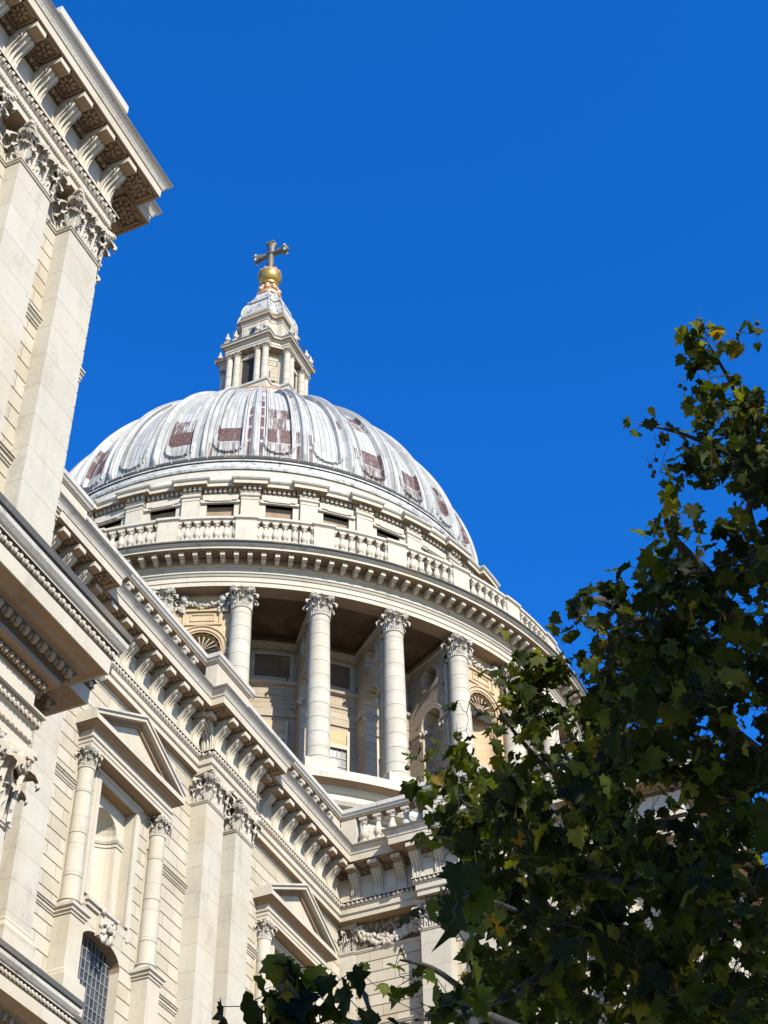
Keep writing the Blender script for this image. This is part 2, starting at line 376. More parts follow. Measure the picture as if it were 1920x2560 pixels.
def bracket_mesh():
    """console + slab above; origin on the frieze plane, outward = -y, z from 0"""
    mb = MB(); hw = 0.17; zs = np.array([0, .10, .25, .40, .55, .68, .78, .86, .92, .96, .98]); H = 0.93
    ds = np.array([.05, .075, .085, .10, .15, .24, .34, .41, .42, .38, .30])
    us = np.linspace(-1, 1, 19); P = []
    for z, d in zip(zs, ds):
        row = []; depth = 0.085*min(1, max(0, (z-0.12)/0.25))*(1 if z < 0.88 else 0.4)
        for u in us:
            fl = 0.5-0.5*cos(u*pi*3+pi); fl = fl**0.7
            edge = 1 if abs(u) < 0.98 else 0
            row.append((u*hw, -(d-depth*(1-fl)*edge), z/0.98*H))
        P.append(row)
    mb.grid(P, 'stone')
    for s_ in (-1, 1):
        V = [(s_*hw, 0.0, 0)]+[(s_*hw, -d, z) for z, d in zip(zs, ds)]+[(s_*hw, 0.0, H)]
        mb.add(V, [tuple(range(len(V)))], 'stone')
        pts = []
        for i in range(12):
            t = i/11; a = -0.6+t*1.5*2*pi; r = 0.115*(1-0.8*t)
            pts.append((s_*(hw+0.005), -0.24-r*cos(a), 0.80+r*sin(a)))
        mb.tube(pts, 0.022, 4, 'carved')
    # curled leaf under the slab
    mb.box((-0.165, -0.02, 0.935), (0.165, -0.665, 1.085), 'stone'); mb.box((-0.15, 0, 0.925), (0.15, -0.645, 0.938), 'soffit'); mb.box((-0.16, 0, 1.075), (0.16, -0.60, 1.15), 'soffit')
    for u in (-0.11, -0.035, 0.04, 0.115): mb.ellipsoid((u, -0.36, 0.955), (0.045, 0.07, 0.05), 6, 4, 'carved')
    return mb
def rosette_mesh(R=0.20):
    """coffer with a flower, hanging from z = 0 downwards"""
    mb = MB(); k = random.choice((6, 8, 5))
    for i in range(k):
        a = 2*pi*i/k+0.3; c = (0.62*R*cos(a), 0.62*R*sin(a), -0.03)
        Rm = np.array([[cos(a), -sin(a), 0], [sin(a), cos(a), 0], [0, 0, 1]])
        mb.ellipsoid(c, (0.42*R, 0.24*R, 0.055), 6, 4, 'soffit', Rm)
    mb.ellipsoid((0, 0, -0.05), (0.22*R, 0.22*R, 0.06), 6, 4, 'soffit')
    return mb
BR = bracket_mesh(); 
def eggs(mb, path, d, z, sp=0.115, dd=0.05, h=0.07, mat='carved', skip=None):
    P = [np.array(q, float) for q in path]; N = []
    for i in range(len(P)-1):
        t = P[i+1]-P[i]; N.append(np.array([t[1], -t[0]])/np.linalg.norm(t))
    for i in range(len(P)-1):
        a = P[i].copy(); b = P[i+1].copy(); t = b-a; L = np.linalg.norm(t); t /= L; n = N[i]
        e0 = d*(n @ (N[i-1]+n)/(1+N[i-1] @ n)*0 + (-(N[i-1] @ t)/(1+N[i-1] @ n))) if i > 0 else 0
        e1 = d*((N[i+1] @ t)/(1+N[i+1] @ n)) if i < len(N)-1 else 0
        s0 = -e0; s1 = L+e1
        m_ = max(1, int((s1-s0)/sp)); st = (s1-s0)/m_
        R = np.array([[t[0], n[0], 0], [t[1], n[1], 0], [0, 0, 1]])
        for k in range(m_):
            c = a+t*(s0+st*(k+0.5))+n*d
            if skip and skip(c): continue
            mb.ellipsoid((c[0], c[1], z), (st*0.33, dd, h), 5, 4, mat, R)
            c2 = a+t*(s0+st*k)+n*d
            mb.ellipsoid((c2[0], c2[1], z-0.2*h), (st*0.10, dd*0.8, h*0.9), 4, 2, mat, R)
def baluster_mesh(h, r, sq=True):
    mb = MB(); k = h
    mb.box((-r, -r, 0), (r, r, 0.10*k)); mb.box((-r*0.92, -r*0.92, 0.885*k), (r*0.92, r*0.92, k))
    prof = [(0.80*r, .10*k), (0.95*r, .13*k), (0.62*r, .19*k), (0.66*r, .22*k), (0.98*r, .30*k), (1.08*r, .38*k), (0.98*r, .46*k), (0.66*r, .58*k), (0.52*r, .68*k), (0.5*r, .73*k), (0.74*r, .76*k), (0.6*r, .79*k), (0.72*r, .82*k), (0.95*r, .885*k)]
    mb.lathe(prof, n=10); return mb
def shaft(mb, c, r0, r1, z0, z1, step, n=24, mat='shaft', off=0.0):
    """tapering column shaft with fine drum joints"""
    prof = []; H = z1-z0
    rr = lambda z: r0-(r0-r1)*max(0, (z-z0)/H)**1.6
    prof.append((rr(z0), z0)); z = z0+step*(0.5+off)
    while z < z1-0.15:
        prof += [(rr(z)-0.0, z-0.014), (rr(z)-0.016, z-0.005), (rr(z)-0.016, z+0.005), (rr(z), z+0.014)]; z += step
    prof.append((rr(z1), z1)); mb.lathe(prof, c, n, mat=mat)

# ------------------------------------------------------------------ ground
g = MB(); g.add([(-600, -600, 0), (900, -600, 0), (900, 900, 0), (-600, 900, 0)], [(0, 1, 2, 3)], 'paving')
go = g.build('ground'); tag(go, kind='structure')

# ------------------------------------------------------------------ south front: levels
Z_NECK, Z_ARCH, Z_TOP = 28.5, 29.47, 31.65
CS = 0.411
def wall_prof(z0, z1, bands=()):
    """ashlar face with a V joint at each course; bands = plain raised string courses (zlo, zhi)"""
    pr = [(0, z0)]; zs = []
    z = 25.13-CS*40
    while z < 40:
        if z0+0.05 < z < z1-0.05 and not any(a-0.06 < z < b+0.06 for a, b in bands): zs.append(z)
        z += CS
    ev = [(z, 'j', None) for z in zs]+[(a, 's', (a, b)) for a, b in bands if a > z0 and b < z1]
    for z, k, q in sorted(ev, key=lambda e: e[0]):
        if k == 'j': pr += [(0, z-0.02), (-0.05, z-0.004), (-0.05, z+0.004), (0, z+0.02)]
        else:
            a, b = q; h = b-a
            pr += [(0, a), (0.03, a+0.02), (0.03, a+0.25*h), (0.055, a+0.27*h), (0.055, a+0.5*h), (0.09, a+0.62*h), (0.09, a+0.8*h), (0.12, a+0.82*h), (0.12, b-0.01), (0, b)]
    pr.append((0, z1)); return pr
STR = ((25.42, 25.70), (21.69, 21.95))
def wall(mb, path, z0, z1, bands=STR, mat='ashlar'): mb.sweep(path, wall_prof(z0, z1, bands), mat, caps=False)

# entablature profile (d from architrave face)
ENT = [(-0.55, Z_ARCH), (0.0, Z_ARCH), (0.0, 29.66), (0.035, 29.665), (0.035, 29.90), (0.075, 29.93), (0.075, 29.96), (0.03, 29.97), (0.05, 30.08), (0.15, 30.09), (0.15, 30.125),
       (0.0, 30.13), (0.0, 31.02), (0.03, 31.03), (0.08, 31.16), (0.12, 31.165), (0.12, 31.285), (0.66, 31.285), (0.66, 31.265), (0.72, 31.265), (0.73, 31.52), (0.76, 31.53), (0.76, 31.57), (0.775, 31.60), (0.80, 31.65), (0.85, 31.70), (0.885, 31.73), (0.885, 31.75), (0.905, 31.755), (0.905, 31.82), (0.45, 31.84), (0.13, 31.86)]
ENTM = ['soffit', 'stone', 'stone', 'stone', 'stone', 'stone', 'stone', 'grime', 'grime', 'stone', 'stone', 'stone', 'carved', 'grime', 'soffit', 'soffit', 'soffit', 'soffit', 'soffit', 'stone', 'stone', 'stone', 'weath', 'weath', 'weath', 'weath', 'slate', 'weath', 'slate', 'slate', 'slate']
def entablature(name, path, label=None, far=None, skipfn=None):
    mb = MB(); mb.sweep(path, ENT, mats=ENTM)
    eggs(mb, path, 0.085, 30.02, 0.165, 0.075, 0.075, skip=skipfn)
    eggs(mb, path, 0.10, 31.10, 0.20, 0.05, 0.06, mat='soffit', skip=skipfn)
    eggs(mb, path, 0.05, 29.70, 0.075, 0.02, 0.022, mat='carved', skip=skipfn)
    o = mb.build(name, cath)
    if label: o['label'] = label
    return o
br_src = None
def put_brackets(parent, items):
    """items: (x, y, rz)"""
    global br_src
    for x, y, rz in items:
        if br_src is None:
            br_src = BR.build('bracket', parent, False, (x, y, 30.13), rz); smooth_by_angle(br_src, 50)
        else: inst(br_src, parent, (x, y, 30.13), rz, kids=False)
ros = [rosette_mesh() for _ in range(3)]
cof_src = []
def coffers(parent, pts):
    """sunk panel with a flower between two brackets, one object each"""
    if not cof_src:
        for q in range(3):
            t = MB(); t.merge(ros[q], lambda v: v+np.array([0, -0.41, 0]))
            for a, b in (((-0.24, -0.17), (0.24, -0.20)), ((-0.24, -0.62), (0.24, -0.65)), ((-0.24, -0.17), (-0.21, -0.65)), ((0.21, -0.17), (0.24, -0.65))):
                t.box((a[0], a[1], -0.06), (b[0], b[1], 0.002), 'soffit')
            for a, b in (((-0.19, -0.22), (0.19, -0.235)), ((-0.19, -0.585), (0.19, -0.60)), ((-0.19, -0.22), (-0.175, -0.60)), ((0.175, -0.22), (0.19, -0.60))):
                t.box((a[0], a[1], -0.03), (b[0], b[1], 0.002), 'soffit')
            for i in range(9): t.ellipsoid((-0.24+0.06*i, -0.145, -0.05), (0.025, 0.03, 0.04), 4, 3, 'soffit')
            cof_src.append(t.mesh('coffer'))
    for k, (x, y, rz) in enumerate(pts):
        q = bpy.data.objects.new('coffer', cof_src[k % 3]); scene.collection.objects.link(q); q.parent = parent; q.location = (x, y, 31.285); q.rotation_euler.z = rz
def run(x0, x1, n): return [x0+(x1-x0)*i/(n-1) for i in range(n)]

# ---- pilaster with capital as a child
cap_cache = {}
def pilaster(x, yf, yw, wdt, z0, cap_h=0.97, rz=0, zn=Z_NECK, base=False, capital_on=True, name='pilaster', zl=None, label=None, depth=None):
    """x centre, yf face, yw wall, rz = 0 faces south, -pi/2 faces west (then x,yf are plan coords of face centre)"""
    dep = depth or abs(yw-yf)+0.05; mb = MB(); hw = wdt/2
    mb.box((-hw, 0, z0), (hw, dep, zn-0.12), 'shaft')
    pth = [(-hw, dep), (-hw, 0), (hw, 0), (hw, dep)]
    mb.sweep(pth, [(0.0, zn-0.12), (0.03, zn-0.115), (0.035, zn-0.08), (0.055, zn-0.07), (0.06, zn-0.02), (0.03, zn-0.01), (0, zn)], 'stone', caps=False)
    if base:
        zb = base
        mb.sweep(pth, [(0, zb), (0.03, zb-0.02), (0.05, zb-0.10), (0.04, zb-0.12), (0.07, zb-0.2), (0.1, zb-0.24), (0.12, zb-0.3), (0.1, zb-0.4), (0.13, zb-0.42), (0.13, zb-0.75), (0.18, zb-0.8), (0.18, z0)], 'stone', caps=False)
    o = mb.build(name, cath, False, (x, yf, 0), rz)
    if label: o['label'] = label
    if capital_on:
        key = ('pil', round(wdt, 2), round(cap_h, 2), round(dep, 2))
        if key not in cap_cache: cap_cache[key] = capital('pilaster', wdt, cap_h, dep).mesh('capital')
        c = bpy.data.objects.new('capital', cap_cache[key]); scene.collection.objects.link(c); c.parent = o; c.location = (0, 0, zn)
        smooth_by_angle(c, 55)
    return o

# ------------------------------------------------------------------ near block (projecting west chapel)
NX = 16.9
mb = MB()
wall(mb, [(2, 14.05), (17.35, 14.05)], 18.6, Z_ARCH+0.3); wall(mb, [(17.35, 14.05), (17.35, 32)], 18.6, Z_ARCH+0.3, ())
mb.box((2, 14.6, 0), (16.8, 31.5, 31.2), 'stone')
o = mb.build('chapel_wall', cath)
npath = [(2, 13.62), (NX, 13.62), (NX, 14.2), (17.42, 14.2), (17.42, 32)]
ec = entablature('chapel_cornice', npath, skipfn=lambda c: c[0] < 9.5 or c[1] > 16)
bl = [(12.98+0.893*k, 13.62, 0) for k in range(-5, 5)]
bl = [b for b in bl if b[0] < 16.75]
put_brackets(ec, bl+[(NX-0.12-0.893*0, 13.62, 0)] if bl[-1][0] < 16.2 else bl)
coffers(ec, [(b[0]+0.45, b[1], 0) for b in bl[1:]]+[(NX+0.33, 13.64, 0), (17.42+0.05+0.0, 14.2, 0.0), (17.75, 14.25, 0)])
for x in (14.55, 16.36): pilaster(x, 13.7, 14.05, 1.06, 18.6)
pilaster(12.6, 13.7, 14.05, 1.06, 18.6)
pilaster(17.42, 14.95, 14.95, 1.06, 18.6, rz=pi/2, depth=0.3)
# parapet over it
mb = MB(); pr = [(-0.5, 31.7), (0.0, 31.7), (0.0, 33.5), (0.13, 33.6), (0.13, 33.9), (-0.5, 33.9)]
mb.sweep([(14.0, 14.1), (14.0, 13.55), (16.55, 13.55), (16.55, 14.1)], [(0.0, 31.7), (0, 33.45), (0.05, 33.5), (0.13, 33.6), (0.13, 33.86), (-0.5, 33.9)], mats=['stone']*3+['weath', 'slate'])
mb.sweep([(2, 14.0), (17.3, 14.0), (17.3, 30)], [(0.0, 31.7), (0, 32.6), (0.06, 32.7), (0.06, 32.9), (-0.5, 32.9)], mats=['stone']*3+['slate'])
mb.build('chapel_parapet', cath)

# lower entablature (both storeys share it)
LOW = [(-0.3, 16.2), (0.0, 16.2), (0.0, 16.36), (0.05, 16.38), (0.05, 16.44), (0.03, 16.45), (0.03, 16.66), (0.08, 16.68), (0.12, 16.75), (0.12, 16.84), (0.17, 16.86), (0.17, 16.90), (0.0, 16.92), (0.0, 17.35),
       (0.04, 17.36), (0.12, 17.50), (0.12, 17.53), (0.26, 17.54), (0.26, 17.66), (0.28, 17.68), (0.44, 17.88), (0.44, 17.91), (0.56, 17.92), (0.60, 17.98), (0.76, 18.02), (0.80, 18.0), (0.81, 18.30), (0.83, 18.31), (0.84, 18.45), (0.89, 18.47), (0.89, 18.51), (0.93, 18.53), (0.99, 18.60), (1.0, 18.68), (0.985, 18.71), (1.03, 18.73), (1.04, 18.86), (0.2, 18.95), (0.0, 18.96)]
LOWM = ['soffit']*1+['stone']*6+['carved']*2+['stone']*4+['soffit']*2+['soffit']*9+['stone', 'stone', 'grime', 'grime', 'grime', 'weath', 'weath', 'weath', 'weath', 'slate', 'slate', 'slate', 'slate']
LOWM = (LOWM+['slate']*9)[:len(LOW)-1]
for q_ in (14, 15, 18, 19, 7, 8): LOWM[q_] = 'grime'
def low_ent(name, path, skip=None):
    mb = MB(); mb.sweep(path, LOW, mats=LOWM)
    eggs(mb, path, 0.38, 17.79, 0.245, 0.09, 0.10, mat='soffit', skip=skip)
    eggs(mb, path, 0.10, 17.45, 0.15, 0.06, 0.07, mat='soffit', skip=skip)
    eggs(mb, path, 0.84, 18.385, 0.15, 0.05, 0.055, mat='carved', skip=skip)
    eggs(mb, path, 0.11, 16.72, 0.12, 0.045, 0.05, mat='carved', skip=skip)
    eggs(mb, path, 0.05, 16.41, 0.12, 0.03, 0.035, mat='carved', skip=skip)
    return mb.build(name, cath)
lpath = [(2, 13.5), (NX, 13.5), (NX, 14.25), (17.45, 14.25), (17.45, 32)]
low_ent('chapel_lower_cornice', lpath, skip=lambda c: c[0] < 9.5 or c[1] > 16)
mb = MB(); wall(mb, [(2, 13.95), (17.3, 13.95), (17.3, 32)], 0, 16.25, ())
mb.build('chapel_lower_wall', cath)
for x in (14.4, 16.25): pilaster(x, 13.6, 13.95, 1.2, 0, cap_h=1.3, zn=14.9, name='lower_pilaster')

# ------------------------------------------------------------------ nave
YW, YP, YA = 21.9, 21.35, 21.7
AX1, AX2 = 31.68, 41.95
XA, XW = 45.5, 45.95
mb = MB()
def nave_wall_piece(x0, x1, z0, z1, bands=STR): wall(mb, [(x0, YW), (x1, YW)], z0, z1, bands)
OPEN = []
xs = [17.3]
for ax in (AX1, AX2):
    nave_wall_piece(xs[-1], ax-1.62, 18.6, Z_ARCH+0.3)
    for s_ in (-1, 1):
        a, b = sorted((ax+s_*1.62, ax+s_*0.95)); nave_wall_piece(a, b, 18.6, 22.9, ())
        a, b = sorted((ax+s_*1.62, ax+s_*0.92)); nave_wall_piece(a, b, 22.9, Z_ARCH+0.3, ())
    nave_wall_piece(ax-0.92, ax+0.92, 26.44, Z_ARCH+0.3, ())
    xs.append(ax+1.62)
nave_wall_piece(xs[-1], 46.2, 18.6, Z_ARCH+0.3)
# niche recess, niche and window below for both axes
for ax in (AX1, AX2):
    y1 = YW+0.32; x0, x1 = ax-0.92, ax+0.92
    mb.add([(x0, YW, 22.9), (x0, y1, 22.9), (x0, y1, 26.44), (x0, YW, 26.44)], [(0, 1, 2, 3)], 'stone')
    mb.add([(x1, YW, 22.9), (x1, y1, 22.9), (x1, y1, 26.44), (x1, YW, 26.44)], [(0, 3, 2, 1)], 'stone')
    mb.add([(x0, YW, 26.44), (x1, YW, 26.44), (x1, y1, 26.44), (x0, y1, 26.44)], [(0, 1, 2, 3)], 'soffit')
    # back plane with round-headed niche hole
    r = 0.62; zc = 25.5; n = 16; L = [(ax-r, 22.9)]+[(ax-r*cos(pi*i/n), zc+r*sin(pi*i/n)) for i in range(n+1)]+[(ax+r, 22.9)]
    def outer(q):
        x, z = q
        if z <= zc+0.01: return (x0 if x < ax else x1, z)
        a = atan2(z-zc, x-ax); s_ = min(0.92/abs(cos(a)) if abs(cos(a)) > 1e-4 else 9, (26.44-zc)/max(1e-4, sin(a)))
        return (ax+s_*cos(a), zc+s_*sin(a))
    V = []
    for q in L: V += [(q[0], y1, q[1]), (outer(q)[0], y1, outer(q)[1])]
    mb.add(V, [(2*i, 2*i+2, 2*i+3, 2*i+1) for i in range(len(L)-1)], 'stone')
    # niche interior: half cylinder + quarter sphere
    mb.grid([[(ax-r*cos(pi*i/14), y1+r*sin(pi*i/14), z) for i in range(15)] for z in (22.9, 23.9, 24.75, zc)], 'stone')
    mb.grid([[(ax-r*cos(pi*i/14)*cos(ph), y1+r*sin(pi*i/14)*cos(ph), zc+r*sin(ph)) for i in range(15)] for ph in np.linspace(0, pi/2, 7)], 'stone')
    pth = [(x0, y1), (ax-r, y1)]+[(ax-r*cos(pi*i/14), y1+r*sin(pi*i/14)) for i in range(1, 14)]+[(ax+r, y1), (x1, y1)]
    mb.sweep(pth, [(0, zc-0.22), (0.03, zc-0.2), (0.03, zc-0.12), (0.06, zc-0.1), (0.09, zc-0.03), (0.09, zc), (0, zc+0.01)], 'stone', caps=False)
    # ledge and wall between niche and window
    mb.box((ax-0.95, YW-0.12, 22.82), (ax+0.55, YW+0.9, 22.92), 'weath'); mb.box((ax-0.9, YW-0.06, 22.70), (ax+0.5, YW+0.3, 22.82), 'stone')
    # window surround: segmental arch
    zs_, zt = 21.66, 22.2; hw = 0.95; n = 14
    arc = [(ax-hw*cos(pi*i/n), zs_+(zt-zs_)*(1-((i/n-0.5)*2)**2)) for i in range(n+1)]
    V = []
    for q in arc: V += [(q[0], YW, q[1]), (q[0], YW, 22.9)]
    mb.add(V, [(2*i, 2*i+2, 2*i+3, 2*i+1) for i in range(n)], 'ashlar')
    V = []
    for q in arc: V += [(q[0], YW, q[1]), (q[0], YW+0.34, q[1])]
    mb.add(V, [(2*i, 2*i+1, 2*i+3, 2*i+2) for i in range(n)], 'soffit')
    V = []                       # raised voussoir band
    for i, q in enumerate(arc):
        e = 0.09; V += [(ax+(q[0]-ax)*1.0, YW-0.03, q[1]), (ax+(q[0]-ax)*1.12, YW-0.03, q[1]+0.12)]
    for s_ in (-1, 1):
        mb.add([(ax+s_*hw, YW, 18.6), (ax+s_*hw, YW+0.34, 18.6), (ax+s_*hw, YW+0.34, zs_), (ax+s_*hw, YW, zs_)], [(0, 1, 2, 3)], 'stone')
mb.box((17.3, 22.9, 0), (45.9, 23.3, 31.2), 'stone')
mb.box((17.3, 22.3, 26.6), (45.9, 22.9, 31.2), 'stone')
mb.build('nave_wall', cath)
# glazing
for k, ax in enumerate((AX1, AX2)):
    wd = MB(); wd.add([(ax-0.95, YW+0.30, 18.6), (ax+0.95, YW+0.30, 18.6), (ax+0.95, YW+0.30, 22.25), (ax-0.95, YW+0.30, 22.25)], [(0, 1, 2, 3)], 'glass')
    wo = wd.build('window', cath)
    bb = MB()
    for i in range(11): x = ax-0.95+0.19*i; bb.box((x-0.009, YW+0.285, 18.6), (x+0.009, YW+0.30, 22.25), 'bars')
    for i in range(13): z = 18.75+0.28*i; bb.box((ax-0.95, YW+0.28, z-0.012), (ax+0.95, YW+0.284, z+0.012), 'bars')
    bb.build('glazing_bars', wo)
    ks = MB()
    ks.box((ax-0.62, YW-0.14, 22.1), (ax-0.12, YW+0.02, 22.7), 'stone')
    for j in range(36):
        ks.ellipsoid((ax-0.35+random.uniform(-.27, .27), YW-0.18+random.uniform(-.07, .04), 22.05+random.uniform(-0.12, 0.72)), (random.uniform(.04, .10), .07, random.uniform(.05, .13)), 6, 4, 'carved')
    ks.xform(lambda q: q+np.array([0.3, 0, 0]))
    kk = ks.build('keystone', cath); smooth_by_angle(kk, 60)

# aedicules
def aedicule(ax, idx):
    root = MB(); C1, C2 = ax-1.87, ax+1.87
    # frame around niche opening
    for a, b in (((ax-1.07, YW-0.06, 22.95), (ax-0.92, YW+0.01, 26.44)), ((ax+0.92, YW-0.06, 22.95), (ax+1.07, YW+0.01, 26.44)), ((ax-1.07, YW-0.06, 26.44), (ax+1.07, YW+0.01, 26.6))): root.box(a, b)
    for a, b in (((ax-1.18, YW-0.03, 22.6), (ax-1.07, YW+0.01, 26.6)), ((ax+1.07, YW-0.03, 22.6), (ax+1.18, YW+0.01, 26.6)), ((ax-1.18, YW-0.09, 26.6), (ax+1.18, YW+0.01, 26.70))): root.box(a, b)
    # architrave, frieze, cornice over columns
    x0, x1 = ax-2.12, ax+2.12; yf = 21.48
    pth = [(x0, YW), (x0, yf), (x1, yf), (x1, YW)]
    root.sweep(pth, [(-0.42, 26.74), (0.0, 26.74), (0, 26.86), (0.02, 26.865), (0.02, 26.97), (0.06, 27.0), (0.06, 27.03), (0.0, 27.04), (0.0, 27.26),
                     (0.05, 27.28), (0.10, 27.36), (0.22, 27.37), (0.22, 27.40), (0.26, 27.40), (0.26, 27.56), (0.0, 27.58)],
               mats=['soffit', 'stone', 'stone', 'stone', 'stone', 'stone', 'stone', 'stone', 'soffit', 'soffit', 'soffit', 'soffit', 'soffit', 'stone', 'slate'])
    # pediment: raking cornice with real depth
    zb, za, hx = 27.56, 28.78, 2.38
    yb = YW+0.0
    def rake(s_):
        t = np.array([s_*hx, 0, za-zb]); 
        def strip(y, lo, hi, yb_=YW, mat='stone'):
            # slab following the slope between offsets lo/hi above the slope line
            P = []
            xa, xb = ax-s_*hx if False else ax+(-s_)*0, 0
            A = (ax-s_*hx, zb); B = (ax, za)
            V = [(A[0], y, A[1]+lo), (B[0], y, B[1]+lo), (B[0], y, B[1]+hi), (A[0], y, A[1]+hi), (A[0], yb_, A[1]+lo), (B[0], yb_, B[1]+lo), (B[0], yb_, B[1]+hi), (A[0], yb_, A[1]+hi)]
            root.add(V, [(0, 1, 2, 3), (4, 7, 6, 5), (3, 2, 6, 7), (0, 4, 5, 1), (0, 3, 7, 4)], mat)
        strip(yf-0.24, 0.0, 0.13, mat='stone'); strip(yf-0.29, 0.13, 0.20, mat='weath')
        # bed mouldings set back
        for y, lo in ((yf-0.08, -0.07), (yf-0.02, -0.14)):
            A = (ax-s_*(hx-0.30), zb); k = (za-zb)/hx
            x_a, z_a = ax-s_*(hx-0.15), zb
            V = [(ax-s_*(hx-0.25), y, zb+k*0.25+lo*1.15), (ax, y, za+lo*1.15), (ax, y, za), (ax-s_*(hx-0.25), y, zb+k*0.25)]
            V += [(q[0], YW, q[2]) for q in V]
            root.add(V, [(0, 1, 2, 3), (0, 4, 5, 1)], 'soffit')
    rake(1); rake(-1)
    root.add([(ax-2.1, yf+0.06, 27.57), (ax+2.1, yf+0.06, 27.57), (ax, yf+0.06, 28.70)], [(0, 1, 2)], 'stone')
    root.box((ax-2.1, yf+0.06, 27.5), (ax+2.1, YW, 27.56), 'stone')
    ro = root.build('aedicule', cath)
    for c in (C1, C2):
        pd = MB(); hx = 0.31
        pth = [(c-hx, YW), (c-hx, 21.4), (c+hx, 21.4), (c+hx, YW)]
        pd.sweep(pth, [(0.16, 18.6), (0.16, 20.02), (0.12, 20.06), (0.05, 20.1), (0.05, 20.2), (0.02, 20.24), (0, 20.26), (0, 21.69), (0.03, 21.70), (0.03, 21.76), (0.07, 21.78), (0.07, 21.85), (0.12, 21.88), (0.12, 21.97), (-0.3, 21.98)],
                 mats=['stone']*12+['weath', 'weath'], caps=False)
        pd.build('pedestal', ro)
        cm = MB(); cy = 21.72
        cm.lathe([(0.34, 21.98), (0.345, 22.02), (0.34, 22.07), (0.29, 22.09), (0.27, 22.13), (0.28, 22.15), (0.31, 22.17), (0.31, 22.2), (0.265, 22.23)], (c, cy), 20)
        shaft(cm, (c, cy), 0.262, 0.225, 22.23, 26.10, 1.25)
        cm.lathe([(0.225, 26.10), (0.25, 26.11), (0.25, 26.14), (0.22, 26.15)], (c, cy), 20)
        # pier behind the column
        cm.box((c-0.24, 21.86, 21.98), (c+0.24, YW+0.01, 26.74), 'stone')
        co = cm.build('column', cath); smooth_by_angle(co, 40)
        key = ('r', 0.45, 0.6)
        if key not in cap_cache: cap_cache[key] = capital('round', 0.45, 0.6).mesh('capital')
        cc = bpy.data.objects.new('capital', cap_cache[key]); scene.collection.objects.link(cc); cc.parent = co; cc.location = (c, cy, 26.14); smooth_by_angle(cc, 55)
aedicule(AX1, 0); aedicule(AX2, 1)

# pilasters of the nave
for x in (25.55, 27.47, 36.03, 37.85): pilaster(x, YP, YW, 1.05, 18.6, base=20.33)
pilaster(45.9-0.0+0.3, YP, YW, 0.62, 18.6, base=20.33)
# transept wall and its pilasters (faces west)
mb = MB()
wall(mb, [(XW, YW), (XW, 9.4), (XW+30, 9.4)], 18.6, Z_ARCH+0.3)
mb.box((XW+0.5, 10.0, 0), (XW+26, 21.5, 31.2), 'stone')
mb.build('transept_wall', cath)
def wpil(y): return pilaster(XW-0.5, y, y, 1.05, 18.6, rz=-pi/2, base=20.33, depth=0.55)
for y in (18.15, 16.1, 11.9, 10.0):
    wpil(y)
# neck moulding carried along the walls
nk = [(0.0, Z_NECK-0.12), (0.03, Z_NECK-0.115), (0.035, Z_NECK-0.08), (0.055, Z_NECK-0.07), (0.06, Z_NECK-0.02), (0, Z_NECK)]
for pth_, pr_ in (([(13.0, 14.05), (17.3, 14.05)], nk), ([(45.4, YW), (XW, YW), (XW, 9.4)], nk), ([(28.0, YW), (35.4, YW)], [(0, 28.35), (0.02, 28.36), (0.02, 28.45), (0, 28.46)])):
    mb = MB(); mb.sweep(pth_, pr_, caps=False); mb.build('neck_moulding', cath)

vpath = [(17.4, YA), (24.9, YA), (24.9, 21.25), (27.95, 21.25), (27.95, YA), (35.42, YA), (35.42, 21.25), (38.25, 21.25), (38.25, YA), (XA, YA), (XA, 18.6), (XA-0.45, 18.6), (XA-0.45, 15.45), (XA, 15.45), (XA, 12.6), (XA-0.45, 12.6), (XA-0.45, 9.2), (60, 9.2)]
ne = entablature('nave_cornice', vpath, skipfn=lambda c: c[0] < 23 or (c[0] > 44 and c[1] < 14))
items = []
S1 = 0.835
items += [(28.35+S1*k-0.0, YA, 0) for k in range(0, 9) if 28.35+S1*k < 35.2]
items += [(x, 21.25, 0) for x in (25.2, 25.98, 26.76, 27.55)]
items += [(x, 21.25, 0) for x in (35.62, 36.42, 37.22, 38.02)]
items += [(x, YA, 0) for x in [38.75+0.822*k for k in range(8)]]
items += [(24.4-0.84*k, YA, 0) for k in range(3)]
titems = [(XA, y, -pi/2) for y in (21.05, 20.18, 19.31)]
titems += [(XA-0.45, y, -pi/2) for y in (18.55, 17.7, 16.85, 16.0)]+[(XA, y, -pi/2) for y in (15.1, 14.3, 13.5)]
put_brackets(ne, items+titems+[(35.42, 21.40, -pi/2)])
mb = MB()
def mids(v, d, lim=1.0):
    out = []
    for a, b in zip(v[:-1], v[1:]):
        if abs(a[2]-b[2]) < 1e-6 and abs(a[1]-b[1]) < 1e-6 and abs(a[0]-b[0]) < lim: out.append(((a[0]+b[0])/2, a[1], a[2]))
        elif abs(a[0]-b[0]) < 1e-6 and abs(a[1]-b[1]) < lim and abs(a[2]+pi/2) < .1: out.append((a[0], (a[1]+b[1])/2, a[2]))
    return out
coffers(ne, mids(sorted([i for i in items if i[1] == YA]), 0)+mids(sorted([i for i in items if i[1] != YA]), 0)+mids(titems[:3], 0)+mids(titems[3:7], 0)+[(38.45, 21.25, 0), (35.15, 21.25, 0), (28.2, 21.25, 0)])
low_ent('nave_lower_cornice', [(17.4, 21.35), (27.97, 21.35), (27.97, 21.8), (35.4, 21.8), (35.4, 21.35), (38.4, 21.35), (38.4, 21.8), (XA+0.1, 21.8), (XA+0.1, 9.2), (60, 9.2)], skip=lambda c: c[0] < 20 or c[0] > 32)
mb = MB(); wall(mb, [(17.3, 21.85), (46, 21.85), (46, 9.4), (70, 9.4)], 0, 16.25, ()); mb.build('lower_wall', cath)

